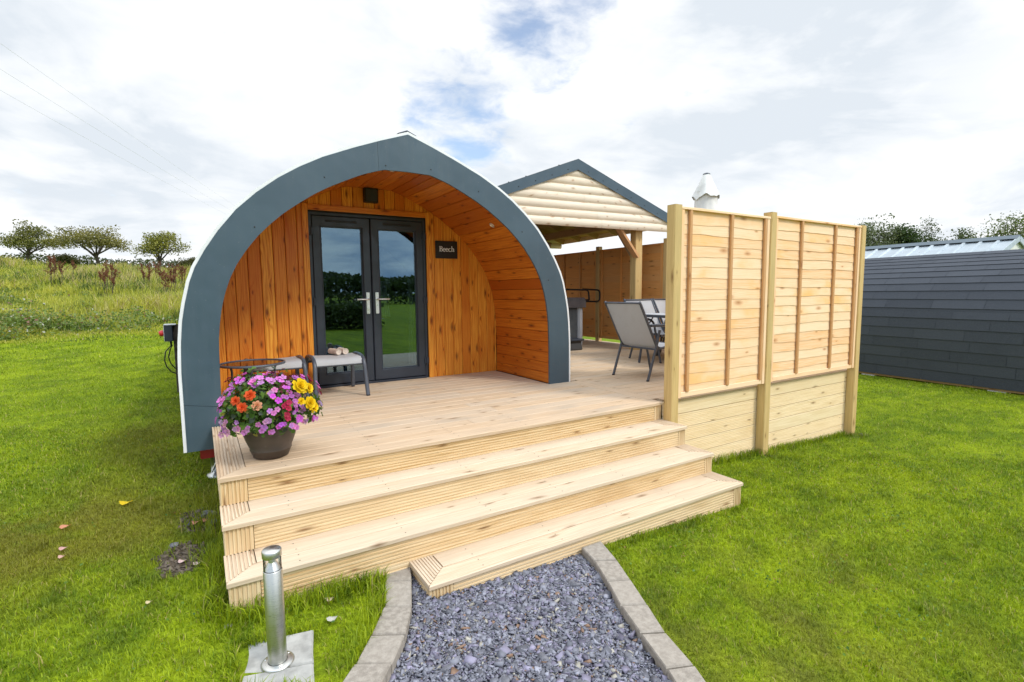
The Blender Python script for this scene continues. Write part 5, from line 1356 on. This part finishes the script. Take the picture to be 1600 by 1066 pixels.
# longer tufts where the mower does not reach
def tufts():
    r=np.random.default_rng(70); X=[];Y=[];H=[]
    def along(a,b,n,sp,h0,h1):
        t=r.random(n); x=a[0]+(b[0]-a[0])*t+r.normal(0,sp,n); y=a[1]+(b[1]-a[1])*t+r.normal(0,sp,n); X.append(x);Y.append(y);H.append(r.uniform(h0,h1,n)*(.5+fbm(x,y,5,8)))
    along((.05,2.70),(.80,2.71),1500,.05,.05,.12); along((0,2.75),(0,3.35),900,.035,.05,.13); along((-.02,3.35),(.0,4.6),900,.06,.05,.14)
    along((3.80,2.45),(3.80,3.2),700,.03,.04,.09); along((3.8,3.30),(7.2,3.30),2600,.035,.04,.10); along((2.2,2.42),(3.7,2.42),800,.02,.03,.06)
    along((.80,2.65),(.50,2.05),900,.035,.04,.08); along((5.32,3.2),(5.32,3.2),160,.07,.04,.09); along((7.3,3.2),(7.3,3.2),160,.07,.04,.09)
    along((.04,2.5),(.38,2.44),350,.02,.03,.07); along((.02,2.2),(.05,2.45),260,.02,.03,.07); along((.30,2.06),(.05,2.15),300,.02,.03,.07)
    for _ in range(60):
        cx=r.uniform(-2.6,.9); cy=r.uniform(1.6,4.6); along((cx,cy),(cx,cy),40,.035,.04,.09)
    for _ in range(60):
        cx=r.uniform(1.9,6.5); cy=r.uniform(.9,3.1); along((cx,cy),(cx,cy),30,.04,.03,.055)
    x=np.concatenate(X);y=np.concatenate(Y);h=np.concatenate(H); k=~inside(x,y); x,y,h=x[k],y[k],h[k]; n=len(x)
    c=colour(x,y,n,r,.05)*.95
    blades('lawn_grass',x,y,gz(x,y)-.004,h,.0048*r.uniform(.7,1.3,n),r.uniform(.2,.85,n),c,M['grass'],True,seed=71)
tufts()
# rough field: tall grass and weeds on the bank
def rough():
    r=np.random.default_rng(80); n=150000
    y=15.2+(60-15.2)*r.random(n)**1.7; x=-.46*y-1+r.random(n)*(.50*y+2.5)
    edge=16.6+1.6*fbm(x,np.zeros(n),.5,33)-1.6*np.exp(-((x+4.5)/1.6)**2); k=y>edge-.6+r.normal(0,.7,n); x,y=x[k],y[k]; n=len(x); edge=edge[k]
    p=fbm(x,y*.6,.42,91); q=fbm(x,y,1.1,95); s=np.clip((y-edge)/3.5,.12,1)
    h=(.22+.75*np.clip(p*1.3-.15,0,1))*s*r.uniform(.55,1.25,n)*(1+.004*y)
    k=np.clip(q*1.5-.25+r.normal(0,.15,n),0,1)[:,None]
    c=np.array([.18,.27,.022])*(1-k)+np.array([.54,.52,.085])*k
    st=r.random(n)<np.clip((p-.42)*1.5+.06+.004*(y-17),.03,.5); c[st]=np.array([.52,.43,.21])*r.uniform(.7,1.2,(st.sum(),1))
    dk=(q<.43)&(r.random(n)<.75); c[dk]=np.array([.09,.14,.03])*r.uniform(.7,1.3,(dk.sum(),1))
    blades('tall_grass',x,y,gz(x,y)-.01,h,.010+.00075*y*r.uniform(.7,1.3,n),r.uniform(.1,.75,n),c,M['grass'],True,seed=81)
    # broad leaved weeds
    n=60000; y=15.2+22*r.random(n)**1.5; x=-.46*y-1+r.random(n)*(.5*y+2.5); edge=16.2+1.6*fbm(x,np.zeros(n),.5,33)-1.7*np.exp(-((x+4.5)/1.6)**2)
    w=fbm(x,y*.8,.7,101); k=(y>edge)&(w>.48); x,y=x[k],y[k]; n=len(x); hh=(.15+.55*np.clip((w[k]-.42)*2.4,0,1))
    z=gz(x,y)+hh*r.random(n)**.8; kk=r.random((n,1)); c=np.array([.09,.15,.03])*(1-kk)+np.array([.22,.29,.07])*kk; f=r.random(n)<.05; c[f]=np.array([.5,.5,.42]); f=r.random(n)<.05; c[f]=np.array([.25,.14,.10])
    o=leaf_mesh('weeds',np.column_stack([x,y,z]),r.normal(size=(n,3))+np.array([0,0,.9]),r.uniform(.035,.09,n),c,M['leaf'],seed=82); tag(o,kind='stuff')
rough()
# reddish dock stalks standing above the grass
dk=[(-5.6,30.5,1.55,'rust red dock plant standing tallest in front of the middle hawthorn'),(-5.2,31.2,1.35,'rust red dock plant just beside the tallest dock plant'),(-3.3,27.5,1.45,'brown dock plant between the middle hawthorn and the yellower hawthorn'),(-3.05,26.0,1.2,'short brown dock plant on the bank below the yellower hawthorn'),(-2.0,28.8,1.4,'dark red dock plant below the yellower hawthorn'),(-1.5,30.2,1.5,'dark red dock plant below the outer branches of the yellower hawthorn'),(-.9,27.0,1.5,'broad rusty dock plant close to the white pod trim'),(-1.15,25.2,1.3,'thin rusty dock plant close to the white pod trim'),(-.65,29.5,1.35,'dark dock plant half hidden by the white pod trim'),(-7.3,24.0,.95,'small red dock plant at the outer edge of the rough field')]
for i,(x,y,h,lb) in enumerate(dk):
    t=thing('dock_plant',lb,'wild plant',(x,y,g1(x,y)),0,'dock plants in the rough field'); r=np.random.default_rng(200+i); z=g1(x,y)
    m=MB(); PP=[];
    for k in range(4):
        dx,dy=r.normal(0,.13,2); e=(x+dx*1.6,y+dy*1.6,z+h*r.uniform(.8,1)); m.tube([(x+dx*.3,y+dy*.3,z-.05),(x+dx,y+dy,z+h*.5),e],[.012,.010,.004],5)
        for q in range(5):
            f=r.uniform(.5,.95); b=np.array([x+dx*(.3+1.3*f),y+dy*(.3+1.3*f),z+h*f]); d=np.array([r.normal()*.1,r.normal()*.1,.22])*r.uniform(.7,1.2)
            PP.append(b+d*r.random((60,1))+r.normal(size=(60,3))*.022)
    P(m.build('stem',M['bark']),t); pp_=np.concatenate(PP); n=len(pp_); kk=r.random((n,1)); c=(np.array([.13,.045,.025])*(1-kk)+np.array([.27,.115,.06])*kk)
    P(leaf_mesh('seed_head',pp_,r.normal(size=(n,3)),r.uniform(.025,.05,n),c,M['leaf'],seed=i),t)

# ------------------------------------------------------------------ light, sky, camera
w=bpy.data.worlds.new('World'); scene.world=w; w.use_nodes=True; nt=w.node_tree; nt.nodes.clear()
class WT(NT):
    def __init__(s,tree): s.t=tree
W=WT(nt); out=W.n('ShaderNodeOutputWorld')
SEL,SAZ=R(44),R(152)          # sun height; azimuth measured from +Y towards +X
sky=W.n('ShaderNodeTexSky',sky_type='NISHITA'); sky.sun_disc=False; sky.sun_elevation=SEL; sky.sun_rotation=SAZ; sky.air_density=1.0; sky.dust_density=.6
tc=W.n('ShaderNodeTexCoord').outputs['Generated']; sp=W.n('ShaderNodeSeparateXYZ'); W.l(tc,sp.inputs[0])
up=W.math('MAXIMUM',sp.outputs[2],0.0); den=W.math('ADD',up,.22)
cv=W.vec(W.math('DIVIDE',sp.outputs[0],den),W.math('DIVIDE',sp.outputs[1],den),W.math('MULTIPLY',up,1.5))
n1=W.noise(cv,.9,7,.58,.6); n2=W.noise(cv,2.6,6,.55,.4); n3=W.noise(cv,.55,3,.5)
def patch(d,a0,a1):
    dot=W.n('ShaderNodeVectorMath',operation='DOT_PRODUCT'); W.l(tc,dot.inputs[0]); dot.inputs[1].default_value=d; return W.ramp(dot.outputs['Value'],math.cos(R(a1)),math.cos(R(a0)))
# blue gaps at two places of the sky, broken up by the cloud noise; soft grey bellies elsewhere
n4=W.noise(cv,7.0,5,.6,.3)
def softgap(d,a): return patch(d,0.0,a)
gap=W.math('MAXIMUM',softgap((.4258,.8489,.3132),8.6),softgap((.5151,.7255,.4563),8.6))
gap=W.math('ADD',gap,W.math('ADD',W.math('MULTIPLY',W.math('SUBTRACT',n2,.5),2.0),W.math('MULTIPLY',W.math('SUBTRACT',n4,.5),2.2)))
gap=W.ramp(gap,.38,1.55)
cloud=W.math('SUBTRACT',1.0,W.math('MULTIPLY',gap,.86),clamp=True)
belly=W.math('MAXIMUM',W.math('MAXIMUM',patch((.80,.43,.42),2,15),patch((.30,.83,.47),1,14)),W.math('MAXIMUM',patch((.74,.60,.29),1,9),patch((-.15,.93,.33),1,16)))
shade=W.math('ADD',W.math('MULTIPLY',W.ramp(n1,.34,.56),.55),W.math('MULTIPLY',W.ramp(n2,.36,.62),.45))
shade=W.math('SUBTRACT',shade,W.math('MULTIPLY',belly,W.ramp(n1,.64,.38,.2,.95)),clamp=True)
back=W.ramp(sp.outputs[1],-.5,.3)
lit=W.mix(shade,(.555,.60,.65),(.80,.805,.81))
dim=W.mix(shade,(.38,.52,.74),(.98,1.04,1.10))
zen=W.ramp(sp.outputs[2],.5,.95,1.0,2.1)
ccol=W.mix(1.0,W.mix(back,dim,lit),W.vec(zen,zen,zen),'MULTIPLY')
bgs=W.n('ShaderNodeBackground'); W.l(sky.outputs[0],bgs.inputs[0]); bgs.inputs[1].default_value=.15
bgc=W.n('ShaderNodeBackground'); W.l(ccol,bgc.inputs[0]); bgc.inputs[1].default_value=1.0
mx=W.n('ShaderNodeMixShader'); W.l(cloud,mx.inputs[0]); W.l(bgs.outputs[0],mx.inputs[1]); W.l(bgc.outputs[0],mx.inputs[2]); W.l(mx.outputs[0],out.inputs[0])
sl=bpy.data.lights.new('sun','SUN'); sl.energy=1.5; sl.angle=R(12); sl.color=(1.0,.95,.87)
so=bpy.data.objects.new('sun',sl); COL.objects.link(so); so.location=(10,-20,25)
sd=V(math.sin(SAZ)*math.cos(SEL),math.cos(SAZ)*math.cos(SEL),math.sin(SEL)); so.rotation_euler=sd.to_track_quat('Z','Y').to_euler()
cam=bpy.data.cameras.new('camera'); cam.sensor_width=36; cam.lens=792.45/1600*36; cam.clip_start=.05; cam.clip_end=4000
co=bpy.data.objects.new('camera',cam); COL.objects.link(co); scene.camera=co
yaw,pit,rol=R(31.62202),R(5.43501),R(-.55058)
fw=V(math.sin(yaw)*math.cos(pit),math.cos(yaw)*math.cos(pit),-math.sin(pit)); rt0=V(math.cos(yaw),-math.sin(yaw),0); up0=rt0.cross(fw)
rt1=rt0*math.cos(rol)+up0*math.sin(rol); up1=up0*math.cos(rol)-rt0*math.sin(rol)
mw=Matrix((rt1,up1,-fw)).transposed().to_4x4(); mw.translation=V(0,0,1.06); co.matrix_world=mw
scene.view_settings.view_transform='Standard'; scene.view_settings.look='None'; scene.view_settings.exposure=0.5; scene.view_settings.gamma=1.0
scene.render.engine='CYCLES'; scene.cycles.use_denoising=True; scene.cycles.max_bounces=8; scene.cycles.transparent_max_bounces=12; scene.cycles.sample_clamp_indirect=6
